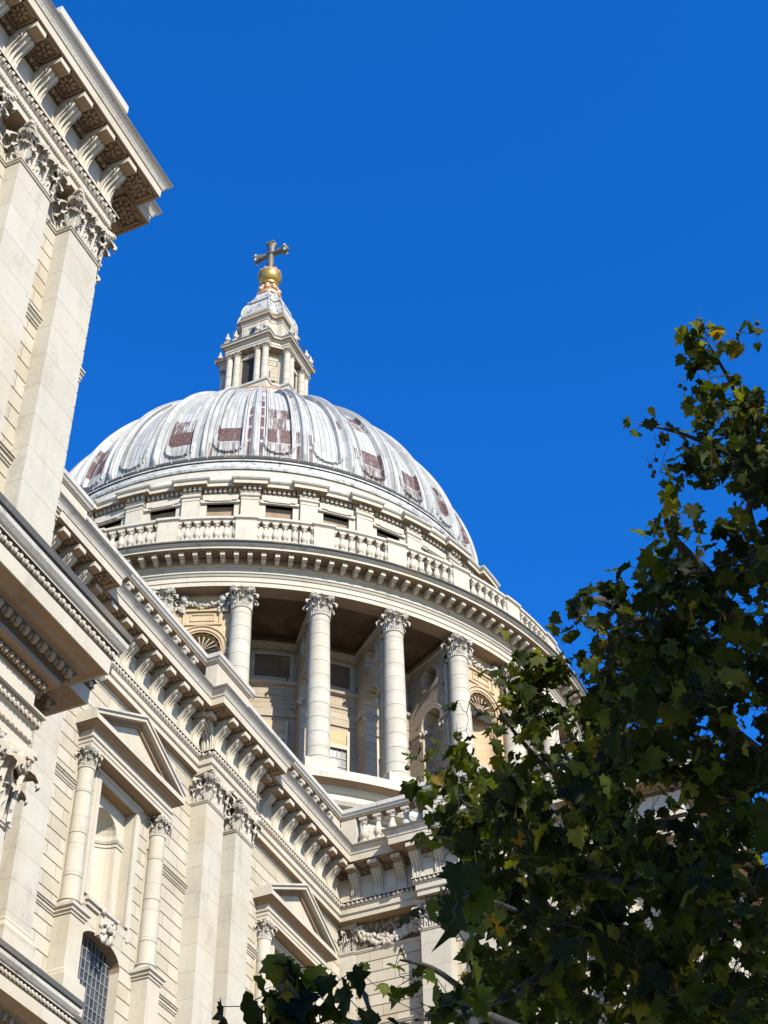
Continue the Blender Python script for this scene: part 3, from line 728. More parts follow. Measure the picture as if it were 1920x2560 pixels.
# balustrade over nave and transept
RAIL = [(-0.40, 33.52), (0.02, 33.52), (0.02, 33.56), (0.07, 33.60), (0.11, 33.68), (0.14, 33.70), (0.14, 33.86), (0.10, 33.885), (-0.35, 33.90)]
RM = ['soffit', 'soffit', 'weath', 'weath', 'weath', 'weath', 'weath', 'slate']
bpath = [(17.4, YA), (25.35, YA), (25.35, 21.25), (27.6, 21.25), (27.6, YA), (35.4, YA), (35.4, 21.25), (37.55, 21.25), (37.55, YA), (XA, YA), (XA, 18.3), (XA-0.45, 18.3), (XA-0.45, 15.9), (XA, 15.9), (XA, 9.3)]
bal = MB(); bal.sweep(bpath, RAIL, mats=RM)
bal.sweep(bpath, [(0.13, 31.72), (0.13, 32.2), (0.08, 32.24), (0.03, 32.34), (-0.42, 32.36)], mats=['stone', 'stone', 'weath', 'weath'])
def die(x0, x1, yf, s='x'):
    if s == 'x':
        bal.box((x0, yf, 32.34), (x1, yf+0.42, 33.53))
        bal.box((x0+0.14, yf-0.012, 32.5), (x1-0.14, yf+0.01, 33.4)) ; bal.box((x0+0.22, yf-0.035, 32.57), (x1-0.22, yf, 33.33))
    else: bal.box((yf, x0, 32.34), (yf+0.42, x1, 33.53))
die(25.36, 27.59, 21.26); die(35.41, 37.54, 21.26); die(45.0, 45.49, 21.72)
die(15.91, 18.29, XA-0.44, 'y'); die(21.1, 21.7, XA+0.02, 'y')
bo = bal.build('balustrade', cath)
bsrc = baluster_mesh(1.17, 0.165).build('baluster', bo, False, (28.0, YA+0.17, 32.35)); smooth_by_angle(bsrc, 40)
for k in range(1, 13): inst(bsrc, bo, (28.0+0.57*k, YA+0.17, 32.35), 0, False)
for k in range(13): inst(bsrc, bo, (37.95+0.57*k, YA+0.17, 32.35), 0, False)
for k in range(12): inst(bsrc, bo, (24.98-0.57*k, YA+0.17, 32.35), 0, False)
for k in range(5): inst(bsrc, bo, (XA+0.17, 20.83-0.55*k, 32.35), 0, False)
for k in range(10): inst(bsrc, bo, (XA+0.17, 15.55-0.57*k, 32.35), 0, False)

# festoon panel on the transept between the capitals
mb = MB(); random.seed(11)
for k in range(230):
    t = random.random(); y = 21.1-t*2.15; sag = 0.42*(1-(2*t-1)**2)
    z = 29.25-sag-random.random()*0.33; s_ = random.uniform(.03, .085)
    mb.ellipsoid((XW-0.02-random.random()*0.08, y, z), (s_*0.8, s_, s_*random.uniform(.8, 1.6)), 6, 4, 'carved')
for k in range(90):
    y = random.choice((21.1, 19.0))+random.uniform(-.16, .16); z = random.uniform(28.7, 29.35); s_ = random.uniform(.03, .08)
    mb.ellipsoid((XW-0.03-random.random()*0.12, y, z), (s_, s_, s_*1.3), 6, 4, 'carved')
for k in range(120):
    y = random.uniform(19.0, 21.1); z = random.uniform(28.75, 29.4); s_ = random.uniform(.03, .07)
    mb.ellipsoid((XW-0.01, y, z), (s_*0.8, s_, s_*1.5), 5, 4, 'soffit')
hy, hz = 19.55, 29.02
mb.add([(XW-0.03, hy, hz)]+[(XW-0.03, hy+0.13*cos(t), hz+0.13*sin(t)) for t in np.linspace(0, 2*pi, 17)[:-1]], [(0, i+1, (i+1) % 16+1) for i in range(16)], 'dark')
mb.box((XW-0.02, 18.95, 28.52), (XW+0.01, 21.3, Z_ARCH), 'grime')
fo = mb.build('festoon', cath); smooth_by_angle(fo, 60)

exec_drum = True
# ------------------------------------------------------------------ drum
C0_ = (CX, CY); BAY = radians(11.25); PH = radians(-151.875)
AZ0, AZ1 = radians(-262), radians(-38)
drum = MB()
prof = [(20.6, 30), (20.6, 42.3), (20.75, 42.35), (20.75, 42.5), (20.95, 42.55), (21.15, 42.62), (21.25, 42.8), (21.2, 43.0), (21.0, 43.1), (20.95, 43.35), (21.1, 43.45), (21.15, 43.6), (21.5, 43.68), (21.62, 43.72), (21.62, 44.05), (21.5, 44.12), (21.45, 44.32), (16.0, 44.34)]
drum.lathe(prof, C0_, 192, mats=['drumwall', 'drumwall']+['stone']*9+['soffit']*2+['stone']*2+['weath', 'stone'])
# inner wall of the peristyle
iw = [(16.6, 44.3), (16.6, 50.35), (16.68, 50.4), (16.68, 50.95), (16.6, 51.0), (16.6, 51.5), (16.66, 51.55), (16.6, 51.6), (16.6, 52.35), (16.8, 52.4), (16.85, 52.55), (16.6, 52.6), (16.6, 54.6), (16.75, 54.65), (16.95, 54.8), (17.0, 54.95), (16.6, 55.0), (16.6, 55.6)]
drum.lathe(iw, C0_, 192, mats=['inner']*8+['inner']*3+['inner']+['inner']*4+['deep_shade'])
drum.lathe([(16.6, 55.55), (20.1, 55.58)], C0_, 96, mat='deep_shade')
do = drum.build('drum', cath)
do['label'] = 'round stone drum wall under the dome'
# entablature ring
e = MB()
e.lathe([(20.0, 55.6), (20.0, 55.36), (20.85, 55.35), (20.85, 55.62), (20.9, 55.63), (20.9, 55.92), (20.95, 55.93), (21.02, 56.06), (21.06, 56.07), (21.06, 56.15), (20.88, 56.17), (20.88, 56.56), (20.98, 56.58), (20.98, 56.70), (21.05, 56.74), (21.05, 57.06), (21.8, 57.06), (21.85, 57.04), (21.85, 57.2), (21.93, 57.22), (22.02, 57.3), (22.1, 57.34), (22.1, 57.42), (21.2, 57.52)], C0_, 192,
        mats=['soffit', 'soffit', 'stone', 'stone', 'stone', 'stone', 'stone', 'stone', 'stone', 'stone', 'drumwall', 'stone', 'stone', 'soffit', 'soffit', 'soffit', 'soffit', 'stone', 'weath', 'weath', 'slate', 'slate', 'slate'])
e.lathe([(21.02, 57.4), (21.02, 58.25), (20.95, 58.3), (20.6, 58.31)], C0_, 192, mats=['slate', 'stone', 'stone'])
def polar(a, R): return (CX+R*cos(a), CY+R*sin(a))
# small square coffers between modillions and dentil line
cf = MB()
for i in range(-36, 60):
    a = radians(-152.0+1.875*i)
    if a < radians(-215) or a > radians(-75): continue
    for rr in (0.3, 0.47):
        for da in (-0.09, 0.09):
            x, y = polar(a+da/21.3, 21.05+rr); e.box((x-0.05, y-0.05, 57.0), (x+0.05, y+0.05, 57.07), 'soffit')

eo = e.build('drum_cornice', cath)
md = MB(); md.box((-0.125, 0, 0.04), (0.125, -0.60, 0.24)); md.box((-0.10, 0.0, -0.10), (0.10, -0.30, 0.04)); md.box((-0.15, 0.0, 0.24), (0.15, -0.62, 0.32), 'soffit')
md.xform(lambda q: np.array([q[0], q[1]+ (0.0), q[2]]))
ms = None
def polar(a, R): return (CX+R*cos(a), CY+R*sin(a))
k = 0
for i in range(-36, 60):
    a = radians(-152.0+1.875*i+0.94)
    if a < radians(-215) or a > radians(-75): continue
    x, y = polar(a, 21.05)
    if ms is None: ms = md.build('modillion', eo, False, (x, y, 56.74), a+pi/2)
    else: inst(ms, eo, (x, y, 56.74), a+pi/2, False)
# balustrade ring
rl = MB(); dh = radians(1.5)
def ringpath(R0, R1, hw_deg, a0, a1, step=radians(1.4)):
    pts = []; kk = int(math.ceil((a0-PH)/BAY)); 
    while PH+kk*BAY < a1:
        c = PH+kk*BAY; h = radians(hw_deg)
        pts += [polar(c-h, R0), polar(c-h, R1)]+[polar(c+t*h, R1) for t in (-0.5, 0, 0.5)]+[polar(c+h, R1), polar(c+h, R0)]
        n_ = int((BAY-2*h)/step)
        for j in range(1, n_+1): pts.append(polar(c+h+(BAY-2*h)*j/(n_+1), R0))
        kk += 1
    return pts
rp = ringpath(21.03, 21.13, 1.45, AZ0, AZ1)
rl.sweep(rp, [(-0.38, 59.68), (0.0, 59.68), (0.0, 59.74), (0.07, 59.8), (0.10, 59.82), (0.10, 59.97), (0.06, 60.0), (-0.38, 60.02)], mats=['soffit', 'soffit', 'weath', 'weath', 'stone', 'weath', 'slate'])
rl.sweep(rp, [(0.03, 57.5), (0.03, 58.28), (-0.38, 58.3)], mats=['stone', 'stone'])
kk = int(math.ceil((AZ0-PH)/BAY))
while PH+kk*BAY < AZ1:
    c = PH+kk*BAY
    V = []
    for aa in (c-dh, c-dh/2, c, c+dh/2, c+dh):
        for R_, z_ in ((21.13, 58.25), (21.13, 59.7)): V.append((*polar(aa, R_), z_))
    rl.add(V, [(2*i, 2*i+2, 2*i+3, 2*i+1) for i in range(4)], 'stone')
    for s_ in (-1, 1):
        p0 = polar(c+s_*dh, 21.13); p1 = polar(c+s_*dh, 20.7)
        rl.add([(*p0, 58.25), (*p1, 58.25), (*p1, 59.7), (*p0, 59.7)], [(0, 1, 2, 3)], 'stone')
    kk += 1
ro = rl.build('gallery_balustrade', cath); ro['label'] = 'curved stone balustrade round the foot of the dome'
gb = baluster_mesh(1.42, 0.185); gsrc = None; far = MB()
kk = int(math.ceil((AZ0-PH)/BAY))
while PH+kk*BAY < AZ1:
    c = PH+(kk+0.5)*BAY
    for j, o_ in enumerate((-4.15, -2.8, -1.4, 0, 1.4, 2.8, 4.15)):
        a = c+radians(o_); x, y = polar(a, 20.9)
        if radians(-192) < a < radians(-108) and abs(o_) < 4:
            if gsrc is None: gsrc = gb.build('baluster', ro, False, (x, y, 58.28), a+pi/2); smooth_by_angle(gsrc, 40)
            else: inst(gsrc, ro, (x, y, 58.28), a+pi/2, False)
        else:
            far.merge(gb, lambda q, a=a, x=x, y=y: rot2(q, a+pi/2)+np.array([x, y, 58.28]))
    kk += 1
fb = far.build('far_balusters', ro); fb['kind'] = 'stuff'

# columns of the peristyle, radial walls, niche bays
solid = lambda k: (k % 4) == 3      # bay between column k and k+1
dcap = capital('round', 1.02, 1.3).mesh('capital')
dshaft = MB()
dshaft.box((-0.78, -0.78, 44.33), (0.78, 0.78, 45.0), 'stone')
dshaft.lathe([(0.76, 45.0), (0.78, 45.07), (0.74, 45.14), (0.66, 45.17), (0.62, 45.24), (0.66, 45.3), (0.66, 45.36), (0.59, 45.42)], n=28)
shaft(dshaft, (0, 0), 0.585, 0.505, 45.42, 53.95, 0.86, 32)
dshaft.lathe([(0.505, 53.95), (0.56, 53.97), (0.56, 54.03), (0.5, 54.05)], n=28)
dsm = dshaft.mesh('column')
for k in range(-9, 11):
    a = PH+k*BAY
    if a < radians(-262) or a > radians(-38): continue
    x, y = polar(a, 20.42)
    c = bpy.data.objects.new('column', dsm); scene.collection.objects.link(c); c.parent = cath; c.location = (x, y, 0); c.rotation_euler.z = a+pi/2
    if k == -9: smooth_by_angle(c, 40)
    q = bpy.data.objects.new('capital', dcap); scene.collection.objects.link(q); q.parent = c; q.location = (0, 0, 54.05)
    if k == -9: smooth_by_angle(q, 55)
def radial_wall(a, door=True):
    """pier wall along the radius, with an arch and a round opening; local x = along radius from R 16.6 to 20.0"""
    mb = MB(); R0, R1, th = 16.55, 19.75, 0.33
    xc, r, zi = 18.5, 0.78, 51.0; zo, ro_ = 53.85, 0.62
    n = 24
    def P(x, t, z):
        return (CX+x*cos(a)-t*sin(a), CY+x*sin(a)+t*cos(a), z)
    def box(x0, x1, z0, z1, t0=-th, t1=th, mat='inner'):
        V = [P(x, t, z) for z in (z0, z1) for x, t in ((x0, t0), (x1, t0), (x1, t1), (x0, t1))]
        mb.add(V, [(0, 3, 2, 1), (4, 5, 6, 7), (0, 1, 5, 4), (1, 2, 6, 5), (2, 3, 7, 6), (3, 0, 4, 7)], mat)
    box(R0, xc-r, 44.3, zi); box(xc+r, R1, 44.3, zi)
    # ring plates: arch zone zi..52.9 and oculus zone 52.9..54.8
    def plate(cx, cz, rr, x0, x1, z0, z1, a0, a1, m_):
        angs = [a0+(a1-a0)*i/m_ for i in range(m_+1)]
        for s_ in (-1, 1):
            V = []
            for t in angs:
                c_, s2 = cos(t), sin(t)
                k1 = min(((x1-cx)/c_) if c_ > 1e-6 else 1e9, ((x0-cx)/c_) if c_ < -1e-6 else 1e9, ((z1-cz)/s2) if s2 > 1e-6 else 1e9, ((z0-cz)/s2) if s2 < -1e-6 else 1e9)
                V += [P(cx+rr*c_, s_*th, cz+rr*s2), P(cx+k1*c_, s_*th, cz+k1*s2)]
            mb.add(V, [(2*i, 2*i+2, 2*i+3, 2*i+1) for i in range(m_)], 'inner')
        V = []
        for t in angs: V += [P(cx+rr*cos(t), -th, cz+rr*sin(t)), P(cx+rr*cos(t), th, cz+rr*sin(t))]
        mb.add(V, [(2*i, 2*i+2, 2*i+3, 2*i+1) for i in range(m_)], 'inner')
        for s_ in (-1, 1):      # archivolt
            V = []
            for t in angs:
                for q, tt in ((rr, th), (rr, th+0.07), (rr+0.22, th+0.07), (rr+0.25, th)): V.append(P(cx+q*cos(t), s_*tt, cz+q*sin(t)))
            mb.add(V, [(4*i+j, 4*i+4+j, 4*i+5+j, 4*i+1+j) for i in range(m_) for j in range(3)], 'inner')
    plate(xc, zi, r, R0, R1, zi, 52.85, 0, pi, 20)
    plate(xc-0.05, zo, ro_, R0, R1, 52.85, 54.9, 0, 2*pi, 32)
    box(R0, R1, 54.9, 55.5)
    box(R0, R1+0.2, 54.62, 54.9, -th-0.1, th+0.1, 'inner'); box(R0, R1+0.2, 54.9, 55.02, -th-0.18, th+0.18, 'stone')
    box(R0, xc-r+0.02, zi-0.25, zi, -th-0.1, th+0.1, 'inner'); box(xc+r-0.02, R1, zi-0.25, zi, -th-0.1, th+0.1, 'inner')
    # engaged pilaster end with capital lumps
    box(R1, R1+0.12, 44.3, 54.0, -0.4, 0.4, 'stone')
    random.seed(int(a*100))
    for xx in (xc-r, xc+r, R1+0.1):
        for j in range(16):
            zz = (zi-0.75+random.random()*0.5) if xx < R1 else 54.1+random.random()*1.0
            q = P(xx+random.uniform(-.22, .22), random.choice((-1, 1))*random.uniform(th*0.6, th+0.12), zz)
            mb.ellipsoid(q, (.10, .10, .12), 6, 4, 'carved')
    return mb
for k in range(-8, 10):
    if solid(k) or solid(k-1): 
        pass
    a = PH+k*BAY
    mbk = radial_wall(a)
    if -7 <= k <= 8: mbk.build('pier_wall', do)
# blind panels and windows on the inner wall
for k in range(-7, 9):
    if solid(k): continue
    a = PH+(k+0.5)*BAY; mbp = MB()
    def Q(da, R_, z): return (*polar(a+radians(da), R_), z)
    def patch(d0, d1, z0, z1, R_, mat, n_=6):
        V = []
        for i in range(n_+1):
            t = d0+(d1-d0)*i/n_; V += [Q(t, R_, z0), Q(t, R_, z1)]
        mbp.add(V, [(2*i, 2*i+2, 2*i+3, 2*i+1) for i in range(n_)], mat)
    # raised border forms a sunken panel
    for d0, d1, z0, z1 in ((-3.9, -3.2, 52.75, 54.5), (3.2, 3.9, 52.75, 54.5), (-3.9, 3.9, 54.28, 54.55), (-3.9, 3.9, 52.6, 52.85)): patch(d0, d1, z0, z1, 16.72, 'inner')
    patch(-3.2, 3.2, 52.85, 54.28, 16.64, 'deep_shade')
    mbp.build('wall_panel', do)
    wb = MB(); mbp = wb
    patch(-2.6, 2.6, 44.6, 48.95, 16.64, 'glass'); wo = wb.build('window', do)
    wf = MB(); mbp = wf
    for d0, d1, z0, z1 in ((-3.1, -2.6, 44.6, 50.1), (2.6, 3.1, 44.6, 50.1), (-3.1, 3.1, 48.95, 49.2)): patch(d0, d1, z0, z1, 16.78, 'stone')
    patch(-2.6, 2.6, 49.2, 50.1, 16.70, 'warm')
    for i in range(7): patch(-2.6+5.2*i/6-0.06, -2.6+5.2*i/6+0.06, 44.6, 48.95, 16.68, 'bars', 1)
    for i in range(9): patch(-2.6, 2.6, 44.9+0.5*i, 44.95+0.5*i, 16.68, 'bars')
    wf.build('window_frame', wo)
# niche bays
def niche_bay(k):
    a = PH+(k+0.5)*BAY; mb = MB(); R = 20.05; half = radians(4.6)
    def Q(t, dR, z): return (CX+(R+dR)*cos(a+t/R), CY+(R+dR)*sin(a+t/R), z)      # t in metres along the arc
    W = half*R; n = 20; rr, zc = 1.0, 51.95
    # wall plate with round-headed opening rr wide
    angs = [pi*i/n for i in range(n+1)]
    V = []
    for t in angs:
        c_, s2 = cos(t), sin(t); k1 = min((W/abs(c_)) if abs(c_) > 1e-6 else 1e9, ((55.4-zc)/s2) if s2 > 1e-6 else 1e9)
        V += [Q(rr*c_, 0, zc+rr*s2), Q(k1*c_, 0, zc+k1*s2)]
    mb.add(V, [(2*i, 2*i+1, 2*i+3, 2*i+2) for i in range(n)], 'warm')
    for s_ in (-1, 1):
        mb.add([Q(s_*rr, 0, 44.3), Q(s_*W, 0, 44.3), Q(s_*W, 0, zc), Q(s_*rr, 0, zc)], [(0, 1, 2, 3)], 'warm')
        mb.add([Q(s_*W, 0, 44.3), Q(s_*W, -2.5, 44.3), Q(s_*W, -2.5, 55.4), Q(s_*W, 0, 55.4)], [(0, 1, 2, 3)], 'drumwall')
        mb.add([Q(s_*(rr+0.05), 0.06, 51.55), Q(s_*W, 0.06, 51.55), Q(s_*W, 0.2, 51.9), Q(s_*(rr+0.05), 0.2, 51.9), Q(s_*W, 0.0, 51.95), Q(s_*(rr+0.05), 0.0, 51.95)], [(0, 1, 2, 3), (3, 2, 4, 5)], 'warm')
    # archivolt rings
    for r0, r1, dp in ((rr, rr+0.10, 0.05), (rr+0.10, rr+0.3, 0.10), (rr+0.3, rr+0.36, 0.16)):
        V = []
        for t in angs:
            for q, d_ in ((r0, 0), (r0, dp), (r1, dp), (r1, 0)): V.append(Q(q*cos(t), d_, zc+q*sin(t)))
        mb.add(V, [(4*i+j, 4*i+4+j, 4*i+5+j, 4*i+1+j) for i in range(n) for j in range(3)], 'warm')
    # concave half dome of the niche with shell ribs
    G = []
    for j in range(9):
        ph = pi/2*j/8; row = []
        for i in range(25):
            t = pi*i/24; m_ = 1-0.10*abs(sin(t*8))*cos(ph)
            row.append(Q(rr*cos(t)*cos(ph)*m_, -rr*sin(ph)*0.9*m_, zc+rr*sin(t)*cos(ph)*m_))
        G.append(row)
    mb.grid(G, 'warm')
    mb.grid([[Q(-rr*cos(pi*i/12), -rr*0.9*sin(pi*i/12), z) for i in range(13)] for z in (44.3, 48, zc)], 'warm')
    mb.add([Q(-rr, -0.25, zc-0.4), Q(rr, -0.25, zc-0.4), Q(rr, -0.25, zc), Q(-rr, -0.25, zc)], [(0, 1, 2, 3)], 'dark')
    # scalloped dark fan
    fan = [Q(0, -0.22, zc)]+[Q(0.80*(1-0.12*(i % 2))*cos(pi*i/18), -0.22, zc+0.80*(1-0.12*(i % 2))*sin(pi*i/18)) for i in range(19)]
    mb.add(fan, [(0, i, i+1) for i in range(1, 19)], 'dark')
    for i in range(1, 9):
        t = pi*i/9; mb.tube([Q(0.15*cos(t), -0.18, zc+0.15*sin(t)), Q(0.85*cos(t), -0.14, zc+0.85*sin(t))], [0.02, 0.05], 4, 'warm')
    # rectangular panel above the arch
    for x0, x1, z0, z1, dp in ((-1.05, 1.05, 54.28, 54.42, 0.12), (-1.0, -0.85, 53.5, 54.28, 0.08), (0.85, 1.0, 53.5, 54.28, 0.08), (-1.0, 1.0, 53.42, 53.52, 0.08), (-0.62, 0.62, 53.68, 53.75, 0.05), (-0.62, 0.62, 54.08, 54.15, 0.05), (-0.62, -0.55, 53.7, 54.12, 0.05), (0.55, 0.62, 53.7, 54.12, 0.05)):
        V = [Q(x, d_, z) for z in (z0, z1) for x, d_ in ((x0, 0), (x0, dp), (x1, dp), (x1, 0))]
        mb.add(V, [(0, 1, 5, 4), (1, 2, 6, 5), (2, 3, 7, 6), (0, 3, 2, 1), (4, 5, 6, 7)], 'warm')
    o_ = mb.build('niche', do)
    fs = MB(); random.seed(k+50)
    V = [Q(-W, 0.05, 54.42), Q(W, 0.05, 54.42), Q(W, 0.05, 55.38), Q(-W, 0.05, 55.38)]; fs.add(V, [(0, 1, 2, 3)], 'stone')
    for s_ in (-1, 1):
        fs.ellipsoid(Q(s_*0.98, 0.2, 55.0), (0.2, 0.2, 0.26), 10, 8, 'carved')
        for j in range(7): fs.ellipsoid(Q(s_*0.98+random.uniform(-.2, .2), 0.16, 55.1+random.uniform(0, .15)), (.08, .08, .08), 6, 4, 'carved')
        for j in range(26): fs.ellipsoid(Q(s_*(1.0+random.uniform(-.2, .25)), 0.12, 54.95-random.random()*0.75), (.09, .09, random.uniform(.06, .14)), 6, 4, 'carved')
    for j in range(70):
        t = random.uniform(-1, 1); z = 54.55+0.33*t*t+random.uniform(-.1, .12)
        fs.ellipsoid(Q(t*0.9, 0.13+random.uniform(-.04, .08), z), (random.uniform(.05, .1),)*3, 6, 4, 'carved')
    f2 = fs.build('festoon', o_); smooth_by_angle(f2, 60)
for k in range(-9, 11):
    if solid(k): niche_bay(k)

# ------------------------------------------------------------------ attic storey
at1 = MB(); at1.lathe([(16.6, 57.6), (16.6, 66.0)], C0_, 192, mat='drumwall'); at1.lathe([(16.6, 57.9), (21.0, 57.95)], C0_, 96, mat='stone')
ap = ringpath(16.95, 17.22, 1.75, AZ0, AZ1, radians(2.0))
at1.sweep(ap, [(-0.35, 65.42), (0.0, 65.42), (0.05, 65.5), (0.05, 65.56), (0.02, 65.57), (0.02, 65.84), (0.38, 65.86), (0.42, 65.82), (0.42, 66.05), (0.5, 66.1), (0.56, 66.18), (0.56, 66.26), (0.1, 66.4), (-0.2, 66.42)], mats=['soffit', 'stone', 'stone', 'stone', 'soffit', 'soffit', 'soffit', 'stone', 'stone', 'weath', 'weath', 'slate', 'slate'])
# parapet course broken over the pilasters, then rings up to the gutter
ap2 = ringpath(16.75, 16.98, 2.6, AZ0, AZ1, radians(2.0))
at1.sweep(ap2, [(0.25, 66.38), (0.25, 66.75), (0.18, 66.8), (-0.1, 66.85)], mats=['stone', 'weath', 'slate'])
at1.lathe([(16.95, 66.8), (16.9, 67.1), (16.6, 67.2), (16.6, 67.45), (16.45, 67.55), (16.45, 67.75), (16.2, 67.85), (16.2, 68.2), (16.0, 68.25), (16.0, 68.35), (16.15, 68.4), (16.2, 68.55), (16.15, 68.7), (15.95, 68.75), (15.95, 68.85), (15.9, 69.2), (15.98, 69.25), (15.98, 69.35), (15.6, 69.4), (15.5, 69.65)], C0_, 192,
          mats=['weath', 'slate', 'weath', 'slate', 'weath', 'slate', 'stone', 'slate', 'slate', 'leadlantern', 'leadlantern', 'leadlantern', 'slate', 'slate', 'leadlantern', 'slate', 'leadlantern', 'slate', 'slate'])
# dentils
for i in range(int(224/0.94)):
    a = radians(-262+0.94*i)
    if a > radians(-70) or a < radians(-240): continue
    fwd = abs(((a-PH+BAY/2) % BAY)-BAY/2) < radians(1.75)
    R_ = 17.22 if fwd else 16.95
    x, y = polar(a, R_+0.10); cb = MB(); cb.box((-0.085, -0.10, 65.6), (0.085, 0.1, 65.83)); at1.merge(cb, lambda q, a=a, x=x, y=y: rot2(q, a+pi/2)+np.array([x, y, 0]))
ao = at1.build('attic', cath); ao['label'] = 'attic wall between balustrade and dome'
apil = MB()
apil.sweep([(-0.5, 0.4), (-0.5, 0), (0.5, 0), (0.5, 0.4)], [(0, 57.8), (0, 64.9), (0.03, 64.92), (0.03, 65.0), (0.0, 65.02), (0.0, 65.12), (0.05, 65.15), (0.09, 65.2), (0.09, 65.28), (0.0, 65.30), (0, 65.43)], 'stone', caps=False)
aw = MB()
aw.box((-1.5, -0.12, 57.8), (-0.78, 0.3, 65.0)); aw.box((0.78, -0.12, 57.8), (1.5, 0.3, 65.0)); aw.box((-1.02, -0.22, 65.02), (1.02, 0.3, 65.42)); aw.box((-0.62, -0.32, 64.86), (0.62, 0.3, 65.02), 'stone'); aw.box((-1.1, -0.26, 64.78), (1.1, 0.3, 64.86), 'weath'); aw.box((-1.62, -0.2, 64.9), (-0.9, 0.3, 65.06)); aw.box((0.9, -0.2, 64.9), (1.62, 0.3, 65.06))
aw.box((-0.78, -0.05, 57.8), (0.78, 0.3, 63.2)); 
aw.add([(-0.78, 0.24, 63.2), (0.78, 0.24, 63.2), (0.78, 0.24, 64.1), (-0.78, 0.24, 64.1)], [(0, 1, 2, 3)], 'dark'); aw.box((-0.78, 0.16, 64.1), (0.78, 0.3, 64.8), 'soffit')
aw.add([(-0.78, -0.1, 64.78), (0.78, -0.1, 64.78), (0.78, 0.28, 64.78), (-0.78, 0.28, 64.78)], [(0, 1, 2, 3)], 'soffit')
ps = pw = None
for k in range(-8, 10):
    a = PH+k*BAY
    if not radians(-250) < a < radians(-55): continue
    x, y = polar(a, 17.22)
    if ps is None: ps = apil.build('pilaster', ao, False, (x, y, 0), a+pi/2)
    else: inst(ps, ao, (x, y, 0), a+pi/2, False)
    a += BAY/2; x, y = polar(a, 16.85)
    if pw is None: pw = aw.build('window', ao, False, (x, y, 0), a+pi/2)
    else: inst(pw, ao, (x, y, 0), a+pi/2, False)

